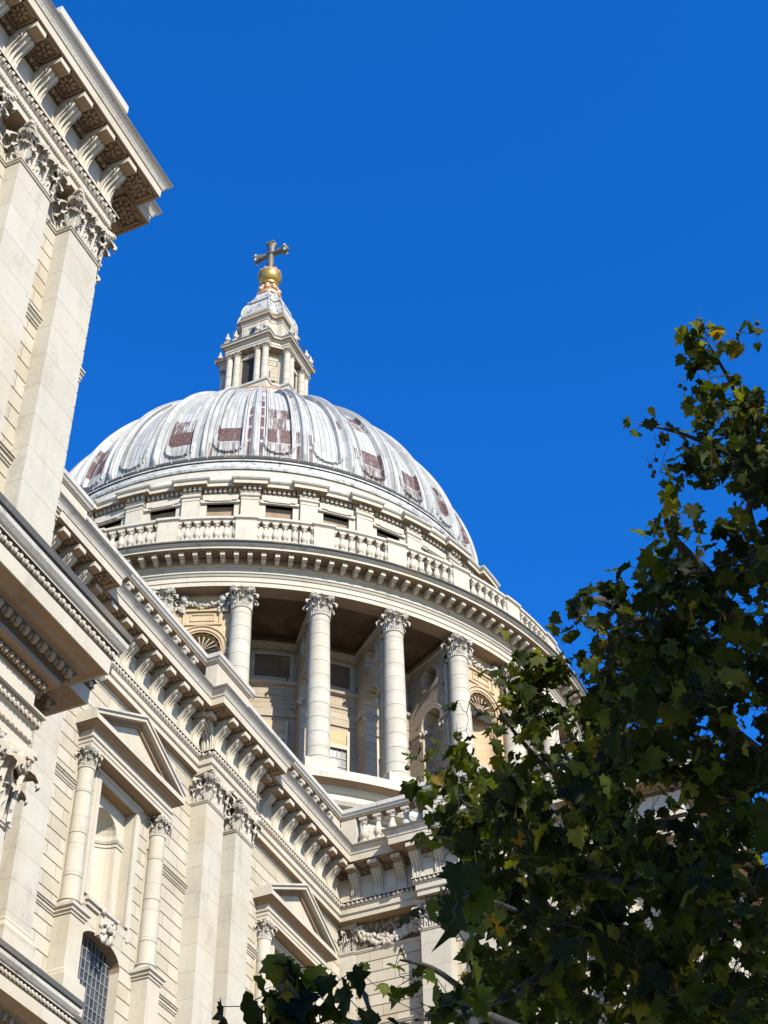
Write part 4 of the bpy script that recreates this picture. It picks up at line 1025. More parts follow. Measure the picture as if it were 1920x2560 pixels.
# ------------------------------------------------------------------ dome
RB, HD, E1, E2 = 15.48, 19.62, 1.68, 1.11
def dome_mesh():
    nb = 32; per = 40; th_max = None
    # arc-length table
    T = np.linspace(0, 1.30, 400); Rr = RB*np.cos(T)**E1; Zz = 70+HD*np.sin(T)**E2
    keep = Rr > 4.7; Rr, Zz = Rr[keep], Zz[keep]
    S = np.concatenate([[0], np.cumsum(np.hypot(np.diff(Rr), np.diff(Zz)))]); Ltot = S[-1]
    s = np.concatenate([np.linspace(0, 3.0, 34), np.linspace(3.0, Ltot, 66)[1:]]); ns = len(s); R = np.interp(s, S, Rr); Z = np.interp(s, S, Zz)
    dR = np.gradient(R, s); dZ = np.gradient(Z, s); nr, nz = dZ, -dR
    na = nb*per; verts = np.zeros((ns, na, 3)); uvs = np.zeros((ns, na, 2))
    pan_top = Ltot*0.90
    for j in range(na):
        b = j/per; bay = int(b); u = b-bay       # u = 0 at rib centre
        deg = (u if u < 0.5 else u-1)*11.25      # distance from rib, degrees
        az = PH+b*BAY
        dp = 5.625-abs(deg)                      # distance from panel centre in degrees
        for i in range(ns):
            ss = s[i]; h = 0.0
            ad = abs(deg)
            if ad < 0.72: h = 0.25*sqrt(max(0, 1-(ad/0.72)**2))+0.06       # half-round roll
            elif ad < 1.35: h = 0.06
            else:
                # sunken panel with rounded ends; metric distance to the panel edge
                hw = 3.45; wm = hw*pi/180*R[i]
                xm = dp*pi/180*R[i]
                lo = 0.40+wm*0.75; hi = pan_top-wm
                if ss < lo: dist = wm-sqrt(xm*xm+((lo-ss)*wm/(lo-0.40) if lo > .4 else 0)**2)
                elif ss > hi: dist = wm-sqrt(xm*xm+(ss-hi)**2)
                else: dist = wm-xm
                if dist > 0.18: h = -0.12
                elif dist > 0.02: h = 0.15
                elif dist > -0.06: h = 0.02
                else: h = 0.0
            if ss < 0.5: h *= ss/0.5
            if ss > Ltot-3.0: h *= max(0.15, (Ltot-ss)/3.0)
            rr = R[i]+nr[i]*h; zz = Z[i]+nz[i]*h
            verts[i, j] = (CX+rr*cos(az), CY+rr*sin(az), zz); uvs[i, j] = (b, ss)
    me = bpy.data.meshes.new('dome'); F = []; U = []
    idx = lambda i, j: i*na+(j % na)
    patch = []
    rnd = random.Random(5); strip_ = {(a, b, c): rnd.choice((0.45, 0.8, 1.0, 1.0, 1.05)) for a in range(-16, 16) for b in range(18) for c in range(6)}
    # oxide patches: (bay panel index from PH, u range, rows)
    ROWS = 1.6
    big = {0: [(0, .45), (1, 1.0), (2, .62), (3, .62)], -1: [(1, 1.0), (0, .35)], -2: [(1, 1.0), (2, .55), (0, .3)], -4: [(1, .9), (2, .75)], 2: [(0, .5), (1, .75), (4, .55), (5, .7)], 3: [(1, .72), (0, .5)], 4: [(1, .72), (2, .5)], 5: [(1, .8), (2, .5)], -6: [(1, .8)], 6: [(1, .7)], 8: [(2, .8)]}
    dash = {}
    for bb in range(-16, 16):
        for side in (0, 1):
            for r_ in range(9):
                if rnd.random() < 0.22: dash[(bb, side, r_)] = rnd.uniform(.35, .75)
    for r_ in range(0, 5): dash[(0, 0, r_)] = 1.0; dash[(-1, 1, r_)] = 0.8 if r_ < 4 else 0
    dash[(0, 1, 0)] = .9; dash[(0, 1, 1)] = .6; dash[(1, 0, 0)] = .8; dash[(1, 0, 1)] = .8
    for i in range(ns-1):
        for j in range(na):
            F.append((idx(i, j), idx(i, j+1), idx(i+1, j+1), idx(i+1, j)))
            b0 = j/per; u = (j+0.5)/per-int(b0); bay = int(b0); bb = bay if bay < 16 else bay-32
            ss = (s[i]+s[i+1])/2; row = int(ss/ROWS); fr = ss/ROWS-row
            pv = 0.0
            du = abs(u-0.5)*11.25
            if du < 2.75 and fr > 0.06:
                for rw, st in big.get(bb, []):
                    if rw == row: pv = 0.42+0.30*st*strip_[(bb, row, min(5, max(0, int((u-0.255)/0.0980))))]
            elif 0.085 < u < 0.165 and 0.10 < fr < 0.93 and (0.088 < u < 0.122 or 0.132 < u): pv = 0.40+0.28*dash[(bb, 0, row)] if (bb, 0, row) in dash else 0
            elif 0.85 < u < 0.915 and 0.10 < fr < 0.93: pv = 0.40+0.28*dash[(bb, 1, row)] if (bb, 1, row) in dash else 0
            patch.append(pv)
            for a_, b_ in ((0, 0), (0, 1), (1, 1), (1, 0)): U.append((j/per+b_/per, s[i+a_]))
    me.from_pydata([tuple(q) for q in verts.reshape(-1, 3)], [], F)
    uvl = me.uv_layers.new(name='UVMap'); uvl.data.foreach_set('uv', np.array(U, float).ravel())
    at_ = me.attributes.new('patch', 'FLOAT', 'FACE'); at_.data.foreach_set('value', patch)
    me.materials.append(MAT['dome']); me.update(); 
    return me, R[-1], Z[-1]
dm, RT, ZT = dome_mesh()
dome = bpy.data.objects.new('dome', dm); scene.collection.objects.link(dome); dome.parent = cath; dome['label'] = 'ribbed grey lead dome with red-brown rust patches'
smooth_by_angle(dome, 28)
gt = MB(); gt.lathe([(15.45+0.2*cos(t), 69.95+0.2*sin(t)) for t in np.linspace(-pi, pi, 9)], C0_, 192, mat='slate')
gt.lathe([(15.4, 69.6), (15.72, 69.62), (15.72, 69.74), (15.4, 69.76)], C0_, 192, mat='dark')
for i in range(48, 0, -1):
    a = radians(-250+4*i); x, y = polar(a, 15.45)
    gt.tube([(x+0.24*cos(t)*cos(a), y+0.24*cos(t)*sin(a), 69.95+0.24*sin(t)) for t in np.linspace(-2, 2, 6)], 0.035, 4, 'leadlantern')
gto = gt.build('gutter', cath); smooth_by_angle(gto, 60)

# ------------------------------------------------------------------ lantern
ln = MB(); sq = lambda a, b: [(CX-a, CY+b), (CX-a, CY-b), (CX-b, CY-b), (CX-b, CY-a), (CX+b, CY-a), (CX+b, CY-b), (CX+a, CY-b), (CX+a, CY+b), (CX+b, CY+b), (CX+b, CY+a), (CX-b, CY+a), (CX-b, CY+b), (CX-a, CY+b)]
# plan: Greek cross with chamfered re-entrant corners
def cross(a, b, ch):
    return [(CX-a, CY+b), (CX-a, CY-b), (CX-a+ch, CY-b), (CX-b, CY-a+ch), (CX-b, CY-a), (CX+b, CY-a), (CX+b, CY-a+ch), (CX+a-ch, CY-b), (CX+a, CY-b), (CX+a, CY+b), (CX+a-ch, CY+b), (CX+b, CY+a-ch), (CX+b, CY+a), (CX-b, CY+a), (CX-b, CY+a-ch), (CX-a+ch, CY+b), (CX-a, CY+b)]
def ring_sweep(mb, path, prof, mat='stone', mats=None):
    # closed path: duplicate ends for a correct mitre
    P = path; 
    Q = [((P[-2][0]+P[0][0])/2, (P[-2][1]+P[0][1])/2)]+P[:]+[((P[1][0]+P[0][0])/2, (P[1][1]+P[0][1])/2)]
    mid = ((P[0][0]+P[1][0])/2, (P[0][1]+P[1][1])/2)
    Q = [mid]+P[1:-1]+[P[0], mid]
    mb.sweep(Q, prof, mat, mats, caps=False)
body = cross(2.35, 1.35, 0.55)
ring_sweep(ln, body, [(0.35, 87.2), (0.35, 90.0), (0.42, 90.1), (0.42, 90.3), (0.0, 90.35), (0, 94.7)], mat='stone')
arch = cross(2.95, 1.78, 0.6)
pod = cross(3.2, 2.0, 0.7)
ring_sweep(ln, pod, [(0, 87.0), (0, 89.85), (0.1, 89.95), (0.12, 90.12), (-1.2, 90.25)], mats=['stone', 'stone', 'weath', 'slate'])
ring_sweep(ln, arch, [(-1.0, 94.55), (0.0, 94.55), (0, 94.74), (0.05, 94.75), (0.05, 94.9), (0.0, 94.92), (0.0, 95.12), (0.06, 95.14), (0.16, 95.24), (0.30, 95.26), (0.30, 95.40), (0.38, 95.46), (0.38, 95.54), (-1.3, 95.75)],
           mats=['soffit', 'stone', 'stone', 'stone', 'stone', 'stone', 'carved', 'carved', 'soffit', 'stone', 'weath', 'slate', 'slate'])
att = cross(1.95, 1.12, 0.45)
ring_sweep(ln, att, [(0.2, 95.6), (0.2, 96.2), (0.0, 96.3), (0, 98.5), (0.06, 98.55), (0.06, 98.7), (0.16, 98.85), (0.28, 98.9), (0.28, 99.05), (0.30, 99.1), (-0.2, 99.25), (-0.12, 99.3), (-0.12, 99.55), (0.1, 99.62), (0.16, 99.75), (0.16, 99.85), (-0.1, 99.95)],
           mats=['stone']*6+['soffit', 'soffit', 'stone', 'weath', 'slate', 'stone', 'stone', 'weath', 'weath', 'slate'])
# domelet (bell-shaped lead cap)
for z0, z1, s0, s1 in ((99.9, 100.35, 1.03, 1.02), (100.35, 100.85, 1.02, 0.97), (100.85, 101.3, 0.97, 0.88), (101.3, 101.65, 0.88, 0.76), (101.65, 101.7, 0.76, 0.84), (101.7, 101.9, 0.84, 0.84), (101.9, 101.95, 0.84, 0.70), (101.95, 102.6, 0.70, 0.60), (102.6, 103.5, 0.60, 0.47)):
    A = cross(1.95*s0, 1.15*s0, 0.5*s0); B = cross(1.95*s1, 1.15*s1, 0.5*s1); n_ = len(A)
    ln.add([(*q, z0) for q in A]+[(*q, z1) for q in B], [(i, i+1, n_+i+1, n_+i) for i in range(n_-1)], 'leadlantern')
for q0 in range(16):
    pts_ = []
    for z_, k_ in ((99.95, 1.05), (100.35, 1.04), (100.85, 0.99), (101.3, 0.90), (101.65, 0.78)):
        A = cross(1.95*k_, 1.15*k_, 0.5*k_); pts_.append((*A[q0], z_))
    ln.tube(pts_, 0.07, 5, 'leadlantern')
for s_, t_ in ((-1, 0), (0, -1), (1, 0), (0, 1)):
    rz = {(-1, 0): -pi/2, (0, -1): 0, (1, 0): pi/2, (0, 1): pi}[(s_, t_)]
    for o_ in (-0.55, 0.55):
        v_ = MB(); volute(v_, (o_, 0, 0), 0.34, 0, 'leadlantern'); ln.merge(v_, lambda q, rz=rz, s_=s_, t_=t_: rot2(q+np.array([0, -1.25, 102.2]), rz)+np.array([CX, CY, 0]))
lo = ln.build('lantern', cath); lo['label'] = 'square stone lantern with paired columns on top of the dome'
# windows, niches
def faces(fn):
    for rz in (-pi/2, 0, pi/2, pi): fn(rz)
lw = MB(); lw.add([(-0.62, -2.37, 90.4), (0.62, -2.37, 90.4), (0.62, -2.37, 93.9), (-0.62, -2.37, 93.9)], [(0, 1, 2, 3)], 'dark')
lw.box((-0.8, -2.5, 93.9), (0.8, -2.3, 94.3)); lw.box((-0.78, -2.46, 90.6), (-0.62, -2.3, 93.9)); lw.box((0.62, -2.46, 90.6), (0.78, -2.3, 93.9))
for rz in (-pi/2, 0, pi/2, pi): inst_o = bpy.data.objects.new('window', lw.mesh('window')); scene.collection.objects.link(inst_o); inst_o.parent = lo; inst_o.location = (CX, CY, 0); inst_o.rotation_euler.z = rz
au = MB()
n_ = 10; V = [(0, -1.965, 96.5)]+[(0.42*cos(pi*i/n_), -1.965, 97.6+0.42*sin(pi*i/n_)) for i in range(n_+1)]
au.add([(0.42, -1.965, 96.5)]+[(0.42*cos(pi*i/n_), -1.965, 97.6+0.42*sin(pi*i/n_)) for i in range(n_+1)]+[(-0.42, -1.965, 96.5)], [tuple(range(n_+3))], 'glass')
au.box((-0.95, -2.0, 96.4), (-0.6, -1.95, 98.4)); au.box((0.6, -2.0, 96.4), (0.95, -1.95, 98.4)); au.box((-0.5, -2.0, 98.05), (0.5, -1.95, 98.2))
for rz in (-pi/2, 0, pi/2, pi): q = bpy.data.objects.new('window', au.mesh('window')); scene.collection.objects.link(q); q.parent = lo; q.location = (CX, CY, 0); q.rotation_euler.z = rz
nc = MB()   # chamfer niches, face -45
r = 0.26
nc.add([(r, -2.40, 91.5)]+[(r*cos(pi*i/n_), -2.40, 92.6+r*sin(pi*i/n_)) for i in range(n_+1)]+[(-r, -2.40, 91.5)], [tuple(range(n_+3))], 'inner')
nc.box((-0.38, -2.46, 91.38), (0.38, -2.36, 91.48)); nc.box((-0.34, -2.43, 93.3), (0.34, -2.38, 93.36)); nc.box((-0.34, -2.43, 93.85), (0.34, -2.38, 93.9)); nc.box((-0.34, -2.43, 93.3), (-0.29, -2.38, 93.9)); nc.box((0.29, -2.43, 93.3), (0.34, -2.38, 93.9))
for rz in (-pi/4, pi/4, 3*pi/4, -3*pi/4): q = bpy.data.objects.new('niche', nc.mesh('niche')); scene.collection.objects.link(q); q.parent = lo; q.location = (CX, CY, 0); q.rotation_euler.z = rz
lc = MB(); lc.lathe([(0.36, 90.2), (0.36, 90.4), (0.30, 90.5)], n=16); shaft(lc, (0, 0), 0.29, 0.245, 90.5, 93.95, 1.0, 16, 'shaft')
lc.merge(capital('round', 0.5, 0.62), lambda q: q+np.array([0, 0, 93.93]))
lcm = lc.mesh('column'); first = True
for rz in (-pi/2, 0, pi/2, pi):
    for x in (-1.5, -0.88, 0.88, 1.5):
        q = bpy.data.objects.new('column', lcm); scene.collection.objects.link(q); q.parent = lo; p_ = rot2(np.array([x, -2.72, 0]), rz); q.location = (CX+p_[0], CY+p_[1], 0)
        if first: smooth_by_angle(q, 40); first = False
ur = MB(); ur.box((-0.2, -0.2, 0), (0.2, 0.2, 0.2), 'weath'); ur.lathe([(0.1, 0.2), (0.08, 0.28), (0.22, 0.4), (0.27, 0.55), (0.2, 0.7), (0.1, 0.76), (0.13, 0.82), (0.1, 0.95), (0.05, 1.1), (0.0, 1.2)], n=10, mat='carved')
for t in range(4): ur.ellipsoid((0.2*cos(t*pi/2), 0.2*sin(t*pi/2), 0.5), (0.1, 0.1, 0.14), 6, 4, 'carved')
urm = ur.mesh('urn'); first = True
for rz in (-pi/2, 0, pi/2, pi):
    for x in (-1.65, -0.95, 0.95, 1.65):
        q = bpy.data.objects.new('urn', urm); scene.collection.objects.link(q); q.parent = lo; p_ = rot2(np.array([x, -3.08, 0]), rz); q.location = (CX+p_[0], CY+p_[1], 95.58); q.scale = (0.85, 0.85, 1.15)
        if first: smooth_by_angle(q, 50); first = False
# golden gallery: slab and railing
gg = MB(); gg.lathe([(4.8, 86.3), (4.72, 86.9), (4.3, 87.2), (4.2, 87.5), (4.1, 87.55), (2.0, 87.6)], C0_, 48, mat='leadlantern')
ggo = gg.build('gallery_floor', lo)
gr = MB()
for i in range(72):
    a = 2*pi*i/72; x, y = polar(a, 4.02); gr.tube([(x, y, 87.6), (x, y, 88.78)], 0.05, 4, 'rust')
gr.lathe([(4.02+0.05*cos(t), 88.82+0.06*sin(t)) for t in np.linspace(-pi, pi, 6)], C0_, 72, mat='rust')
gr.lathe([(4.02+0.03*cos(t), 87.75+0.03*sin(t)) for t in np.linspace(-pi, pi, 5)], C0_, 72, mat='rust')
gr.build('railing', lo)

# ball and cross
bl_ = MB(); bl_.lathe([(0.85, 103.35), (1.05, 103.45), (1.08, 103.6), (0.95, 103.72), (0.85, 103.8), (0.92, 103.95), (0.7, 104.1)], C0_, 28, mat='rosegold')
for i in range(8):
    a = 2*pi*i/8+0.3
    for zz, rr, sz in ((104.3, 0.78, 0.26), (104.75, 0.62, 0.2)):
        x, y = polar(a, rr); bl_.ellipsoid((x, y, zz), (sz, sz, sz*1.1), 8, 6, 'rosegold')
    x, y = polar(a+0.39, 0.42); bl_.tube([(x, y, 104.0), (x, y, 105.2)], 0.14, 6, 'rosegold')
bl_.lathe([(0.5, 105.05), (0.74, 105.1), (0.76, 105.22), (0.62, 105.32)], C0_, 24, mat='gold')
bo_ = bl_.build('ball_base', cath); bo_['label'] = 'gilded scrolled ring holding up the golden ball'; smooth_by_angle(bo_, 50)
gb_ = MB(); gb_.lathe([(0.97*sin(t), 106.25-0.97*cos(t)) for t in np.linspace(0.1, pi-0.1, 18)], C0_, 32, mat='gold')
for i in range(12):
    a = 2*pi*i/12; x, y = polar(a, 0.85); gb_.ellipsoid((x, y, 106.78), (0.14, 0.14, 0.09), 6, 4, 'rosegold')
gb_.lathe([(0.97, 106.4), (1.02, 106.5), (0.93, 106.7), (0.7, 107.0), (0.5, 107.15), (0.3, 107.3)], C0_, 28, mat='rosegold')
gbo = gb_.build('golden_ball', cath); gbo['label'] = 'round gilded ball under the cross'; smooth_by_angle(gbo, 40)
cr = MB(); ax_ = np.array([0.0, -1.0, 0.0])   # arms run north-south
def arm(d, L, r0, r1, start=0.0):
    d = np.array(d, float); c = np.array([CX, CY, 109.45])
    n = 8; perp1 = np.array([1.0, 0, 0]); perp2 = np.cross(d, perp1)
    rings = []
    for t in np.linspace(start, 1, n):
        rr = 1.15*(r0+(r1-r0)*t**2.2)
        rings.append([c+d*L*t+rr*(cos(q)*perp1*0.8+sin(q)*perp2) for q in np.linspace(0, 2*pi, 9)[:-1]])
    cr.grid(rings, 'bronze', close_v=True)
    e_ = c+d*L
    for q in np.linspace(0, 2*pi, 5)[:-1]+pi/4:
        cr.ellipsoid(e_+r1*0.95*(cos(q)*perp1*0.8+sin(q)*perp2), (0.15, 0.15, 0.15), 6, 4, 'leadlantern' if abs(d[2]) < 0.5 else 'bronze')
    cr.ellipsoid(e_+d*0.06, (0.12, 0.12, 0.12), 6, 4, 'bronze')
    cr.ellipsoid(e_-d*0.02, (r1*0.8, r1*0.8, r1*0.8), 8, 6, 'bronze')
arm((0, -1, 0), 1.35, 0.22, 0.42); arm((0, 1, 0), 1.35, 0.22, 0.42); arm((0, 0, 1), 1.35, 0.22, 0.42)
cr.lathe([(0.24, 107.2), (0.22, 107.6), (0.30, 108.3), (0.26, 109.1), (0.24, 109.45)], C0_, 10, mat='bronze')
cr.lathe([(0.3, 109.35), (0.34, 109.45), (0.3, 109.55)], C0_, 10, mat='bronze')
for q in range(8):
    a = q*pi/4; cr.ellipsoid((CX+0.28*cos(a), CY+0.28*sin(a), 109.45), (0.1, 0.1, 0.1), 5, 4, 'bronze')
cro = cr.build('cross', cath); cro['label'] = 'dark bronze cross on the golden ball'; smooth_by_angle(cro, 50)
# ------------------------------------------------------------------ plane tree in front, right
random.seed(21); rng = np.random.default_rng(21)
HALF = [(0.0, 0.0), (0.13, -0.07), (0.31, -0.14), (0.32, 0.0), (0.52, 0.06), (0.43, 0.20), (0.62, 0.42), (0.44, 0.45), (0.32, 0.50), (0.31, 0.68), (0.17, 0.71)]
OUT = HALF+[(0.0, 0.98)]+[(-x, y) for x, y in HALF[:0:-1]]
LV = np.array([(0.0, 0.33)]+OUT); NLV = len(LV)
LF = np.array([(0, i, i % (NLV-1)+1) for i in range(1, NLV)])
def leaves_mesh(name, pos, size, tint, droop=0.9, up=None):
    n = len(pos); az = rng.uniform(0, 2*pi, n)
    tilt = np.clip(rng.normal(droop, 0.45, n), 0, 2.2)          # angle of the blade below the horizontal
    spin = rng.normal(0, 0.5, n)
    cp = rng.normal(0.38, 0.35, n); cq = rng.normal(0.30, 0.40, n)
    x = LV[:, 0][None]*np.ones((n, 1)); y = LV[:, 1][None]*np.ones((n, 1))
    x = x*rng.uniform(0.8, 1.1, (n, 1))
    wob = rng.normal(0, 0.055, (n, NLV))
    z = -cp[:, None]*x*x*1.6-cq[:, None]*(y-0.2)**2+wob+rng.uniform(-0.1, 0.55, (n, 1))*np.abs(x)
    c, s_ = np.cos(spin)[:, None], np.sin(spin)[:, None]
    x, z = x*c-z*s_, x*s_+z*c
    ct, st = np.cos(tilt)[:, None], np.sin(tilt)[:, None]
    y2 = y*ct+z*st; z2 = -y*st+z*ct
    ca, sa = np.cos(az)[:, None], np.sin(az)[:, None]
    X = x*ca-y2*sa; Y = x*sa+y2*ca
    V = np.stack([X, Y, z2], -1)*size[:, None, None]+pos[:, None, :]
    F = (LF[None]+(np.arange(n)*NLV)[:, None, None]).reshape(-1, 3)
    me = bpy.data.meshes.new(name); me.vertices.add(n*NLV); me.vertices.foreach_set('co', V.ravel())
    m_ = len(F); me.loops.add(m_*3); me.loops.foreach_set('vertex_index', F.ravel().astype(np.int32))
    me.polygons.add(m_); me.polygons.foreach_set('loop_start', np.arange(0, m_*3, 3, dtype=np.int32)); me.polygons.foreach_set('loop_total', np.full(m_, 3, np.int32))
    a = me.attributes.new('tint', 'FLOAT', 'POINT'); a.data.foreach_set('value', np.repeat(tint, NLV))
    me.materials.append(MAT['leaf']); me.update(calc_edges=True); me.validate(); return me
def inside(p, poly):
    x, y = p; c = False; j = len(poly)-1
    for i in range(len(poly)):
        (xi, yi), (xj, yj) = poly[i], poly[j]
        if (yi > y) != (yj > y) and x < (xj-xi)*(y-yi)/(yj-yi)+xi: c = not c
        j = i
    return c
S_ = 1.1573
def sc(pl): return [(x*S_, y*S_) for x, y in pl]
MASS_B = sc([(1700, 845), (1620, 838), (1585, 855), (1545, 862), (1510, 890), (1460, 885), (1400, 915), (1405, 965), (1425, 1010), (1470, 1000), (1500, 1045), (1560, 1050), (1590, 1090), (1640, 1120), (1700, 1130)])
MASS_C = sc([(1440, 1065), (1462, 1120), (1478, 1160), (1530, 1185), (1570, 1175), (1600, 1120), (1640, 1110), (1760, 1100), (1760, 2300), (860, 2300), (880, 2165), (960, 2150), (1010, 2120), (1000, 2050), (985, 2000), (950, 1975), (925, 1945), (1010, 1900), (1040, 1870),
             (1000, 1845), (985, 1800), (1010, 1760), (1000, 1700), (1040, 1650), (1090, 1625), (1150, 1570), (1190, 1500), (1240, 1450), (1262, 1400), (1258, 1330), (1275, 1270), (1320, 1235), (1370, 1200), (1385, 1130), (1400, 1105)])
HOLES = [(x*S_, y*S_, r*S_) for x, y, r in ((1568, 1570, 40), (1610, 1545, 22), (1520, 1722, 30), (1450, 1775, 16), (1240, 1300, 10), (1395, 1510, 12), (1600, 1360, 14), (1310, 1470, 10), (1180, 2010, 16), (1290, 2060, 18), (1140, 1880, 14), (1480, 2090, 20), (1560, 2010, 16), (1350, 1950, 12), (1420, 2150, 16), (1600, 2130, 20), (1250, 2180, 16), (1130, 2100, 14), (1060, 1990, 16))]
def sample(poly, n, x0, x1, y0, y1):
    out = []
    while len(out) < n:
        q = (rng.uniform(x0, x1), rng.uniform(y0, y1))
        if inside(q, poly) and all(inside((q[0]+a, q[1]+b), poly) for a, b in ((40, 0), (-40, 0), (0, 40), (0, -40))) and all(hypot2(q, h) > 1 for h in HOLES): out.append(q)
    return out
def hypot2(q, h): return ((q[0]-h[0])**2+(q[1]-h[1])**2)/h[2]**2
tips = []
for q in sample(MASS_C, 440, 900, 2050, 1230, 2650): tips.append((at(*q, rng.uniform(9.0, 15.5)), rng.uniform(.17, .23), 'm'))
for q in sample(MASS_B, 26, 1600, 1960, 960, 1310): tips.append((at(*q, rng.uniform(12.0, 15.0)), rng.uniform(.17, .22), 'm'))
# explicit outer sprigs: px, py, distance, leaf size, leaves
SPR = [(1770, 835, 13, .20, 9), (1745, 880, 13, .20, 9), (1800, 860, 13.2, .19, 7), (1725, 850, 13, .2, 6), (1855, 830, 13.2, .15, 2), (1900, 838, 13, .17, 3), (1770, 950, 13, .2, 7), (1740, 985, 13, .2, 7), (1800, 1010, 13.1, .2, 8), (1840, 985, 13.3, .2, 8), (1880, 990, 13.3, .2, 9), (1900, 1040, 13.2, .2, 9), (1780, 1040, 13, .2, 6),
       (1632, 1050, 13, .17, 3), (1560, 1045, 13, .14, 1), (1575, 1090, 13, .2, 1), (1650, 1180, 13, .2, 3), (1750, 1190, 13, .2, 5), (1660, 1245, 12.5, .19, 2), (1670, 1275, 12.5, .19, 4), (1640, 1310, 12.5, .19, 4), (1630, 1350, 12, .2, 5), (1700, 1320, 12, .2, 5), (1850, 1290, 12.5, .2, 6),
       (1430, 1540, 11, .2, 4), (1420, 1590, 11, .2, 4), (1470, 1570, 11, .21, 6), (1480, 1490, 11.2, .2, 4),
       (1280, 1625, 12, .16, 2), (1290, 1665, 12, .18, 4), (1340, 1680, 12, .18, 5), (1390, 1680, 12, .18, 6), (1240, 1700, 11.5, .15, 2), (1270, 1740, 11.5, .17, 4), (1330, 1750, 11.5, .18, 5), (1320, 1800, 11.5, .18, 5), (1250, 1800, 11.5, .17, 3), (1165, 1830, 11.5, .17, 2), (1225, 1850, 11.3, .18, 4), (1175, 1750, 11.5, .11, 2), (1130, 1762, 11.5, .11, 2), (1115, 1800, 11.5, .12, 2),
       (1080, 1880, 10.5, .18, 2), (1055, 1905, 10.5, .18, 2), (1110, 1920, 10.5, .19, 4), (1160, 1900, 10.5, .19, 5), (1200, 1940, 10.5, .19, 6), (1050, 1955, 10.5, .19, 3), (1080, 2010, 10.2, .20, 4), (1110, 2055, 10.2, .20, 4), (1150, 1990, 10.2, .2, 6), (1180, 2050, 10.2, .2, 6), (1080, 2085, 10, .2, 3), (1210, 2110, 10, .2, 4), (1160, 2130, 10, .19, 2), (1060, 2140, 9, .15, 2),
       (1120, 2210, 6.0, .20, 2), (1060, 2240, 6.2, .19, 2), (1170, 2235, 6.2, .20, 3), (1100, 2310, 5.8, .21, 2), (1150, 2325, 5.8, .22, 3), (1210, 2290, 6.5, .2, 4), (1180, 2400, 9, .2, 4), (1200, 2460, 9, .2, 5), (1060, 2530, 7.5, .19, 5), (1120, 2510, 7.5, .19, 5), (1150, 2540, 8, .2, 5), (1010, 2555, 7, .18, 3),
       (985, 2420, 8.5, .12, 2), (1000, 2440, 8.5, .13, 2), (1030, 2445, 8.5, .12, 2), (910, 2440, 8, .09, 2), (888, 2470, 7, .16, 1), (900, 2520, 6.5, .22, 2),
       (715, 2415, 6.2, .20, 3), (735, 2450, 6.2, .19, 3), (760, 2480, 6.2, .20, 3), (790, 2490, 6.2, .19, 3), (655, 2475, 6.2, .14, 3), (650, 2520, 6.2, .17, 3), (700, 2530, 6.2, .19, 3), (830, 2500, 6.2, .20, 2), (740, 2545, 6.2, .20, 3), (680, 2565, 6.2, .18, 3), (800, 2545, 6.2, .18, 2)]
for q in sample(sc([(1085, 1390), (1150, 1360), (1265, 1420), (1250, 1560), (1150, 1640), (1080, 1560), (1060, 1460)]), 34, 1220, 1470, 1570, 1900): SPR.append((q[0], q[1], 12.0, .16, 4))
for q in sample(sc([(900, 1640), (1100, 1600), (1150, 1800), (1060, 1850), (920, 1800), (890, 1700)]), 14, 1030, 1330, 1850, 2140): SPR.append((q[0], q[1], 11.0, .16, 3))
for x, y, d, s_, n in SPR: tips.append((at(x, y, d), s_*(0.85 if 1000 < x < 1300 and 2150 < y < 2350 else 1.0), n))
# main limbs of the tree
TB = np.array([13.8, -0.6, 0.0])
limbs = []
def limb(pts, r0, r1, mb_, mat='bark'):
    pts = [np.array(q, float) for q in pts]; P = []
    for i in range(len(pts)-1):
        for t in np.linspace(0, 1, 6)[:-1]:
            p0 = pts[max(i-1, 0)]; p1 = pts[i]; p2 = pts[i+1]; p3 = pts[min(i+2, len(pts)-1)]
            P.append(0.5*((2*p1)+(-p0+p2)*t+(2*p0-5*p1+4*p2-p3)*t*t+(-p0+3*p1-3*p2+p3)*t**3))
    P.append(pts[-1]); n_ = len(P); mb_.tube(P, [r0+(r1-r0)*i/(n_-1) for i in range(n_)], 8, mat); limbs.extend([(q, r0+(r1-r0)*i/(n_-1)) for i, q in enumerate(P)])
tree = empty('plane_tree', tuple(TB)); tag(tree, 'dark leafy plane tree with hanging seed balls, in front of the dome', 'tree')
tree.location = (0, 0, 0)
tk = MB(); limb([TB, TB+[0.1, 0.1, 3], TB+[-.1, .3, 6], TB+[.2, .5, 10.0], TB+[.3, .9, 13], TB+[.5, .8, 16.5]], 0.40, 0.03, tk)
for a_ in range(9):
    z_ = 6.5+a_; q_ = TB+np.array([.15, .4, z_]); dv = np.array([cos(a_*2.4-1.2), sin(a_*2.4-1.2), 0.55])
    if dv[0] > -0.2 or dv[1] < 0: tk.tube([q_, q_+dv*1.3, q_+dv*2.6+np.array([0, 0, .3])], [0.09, 0.05, 0.015], 6, 'bark')
tk.build('trunk', tree, True)
bm_ = MB()
top = TB+np.array([.2, .5, 10.0])
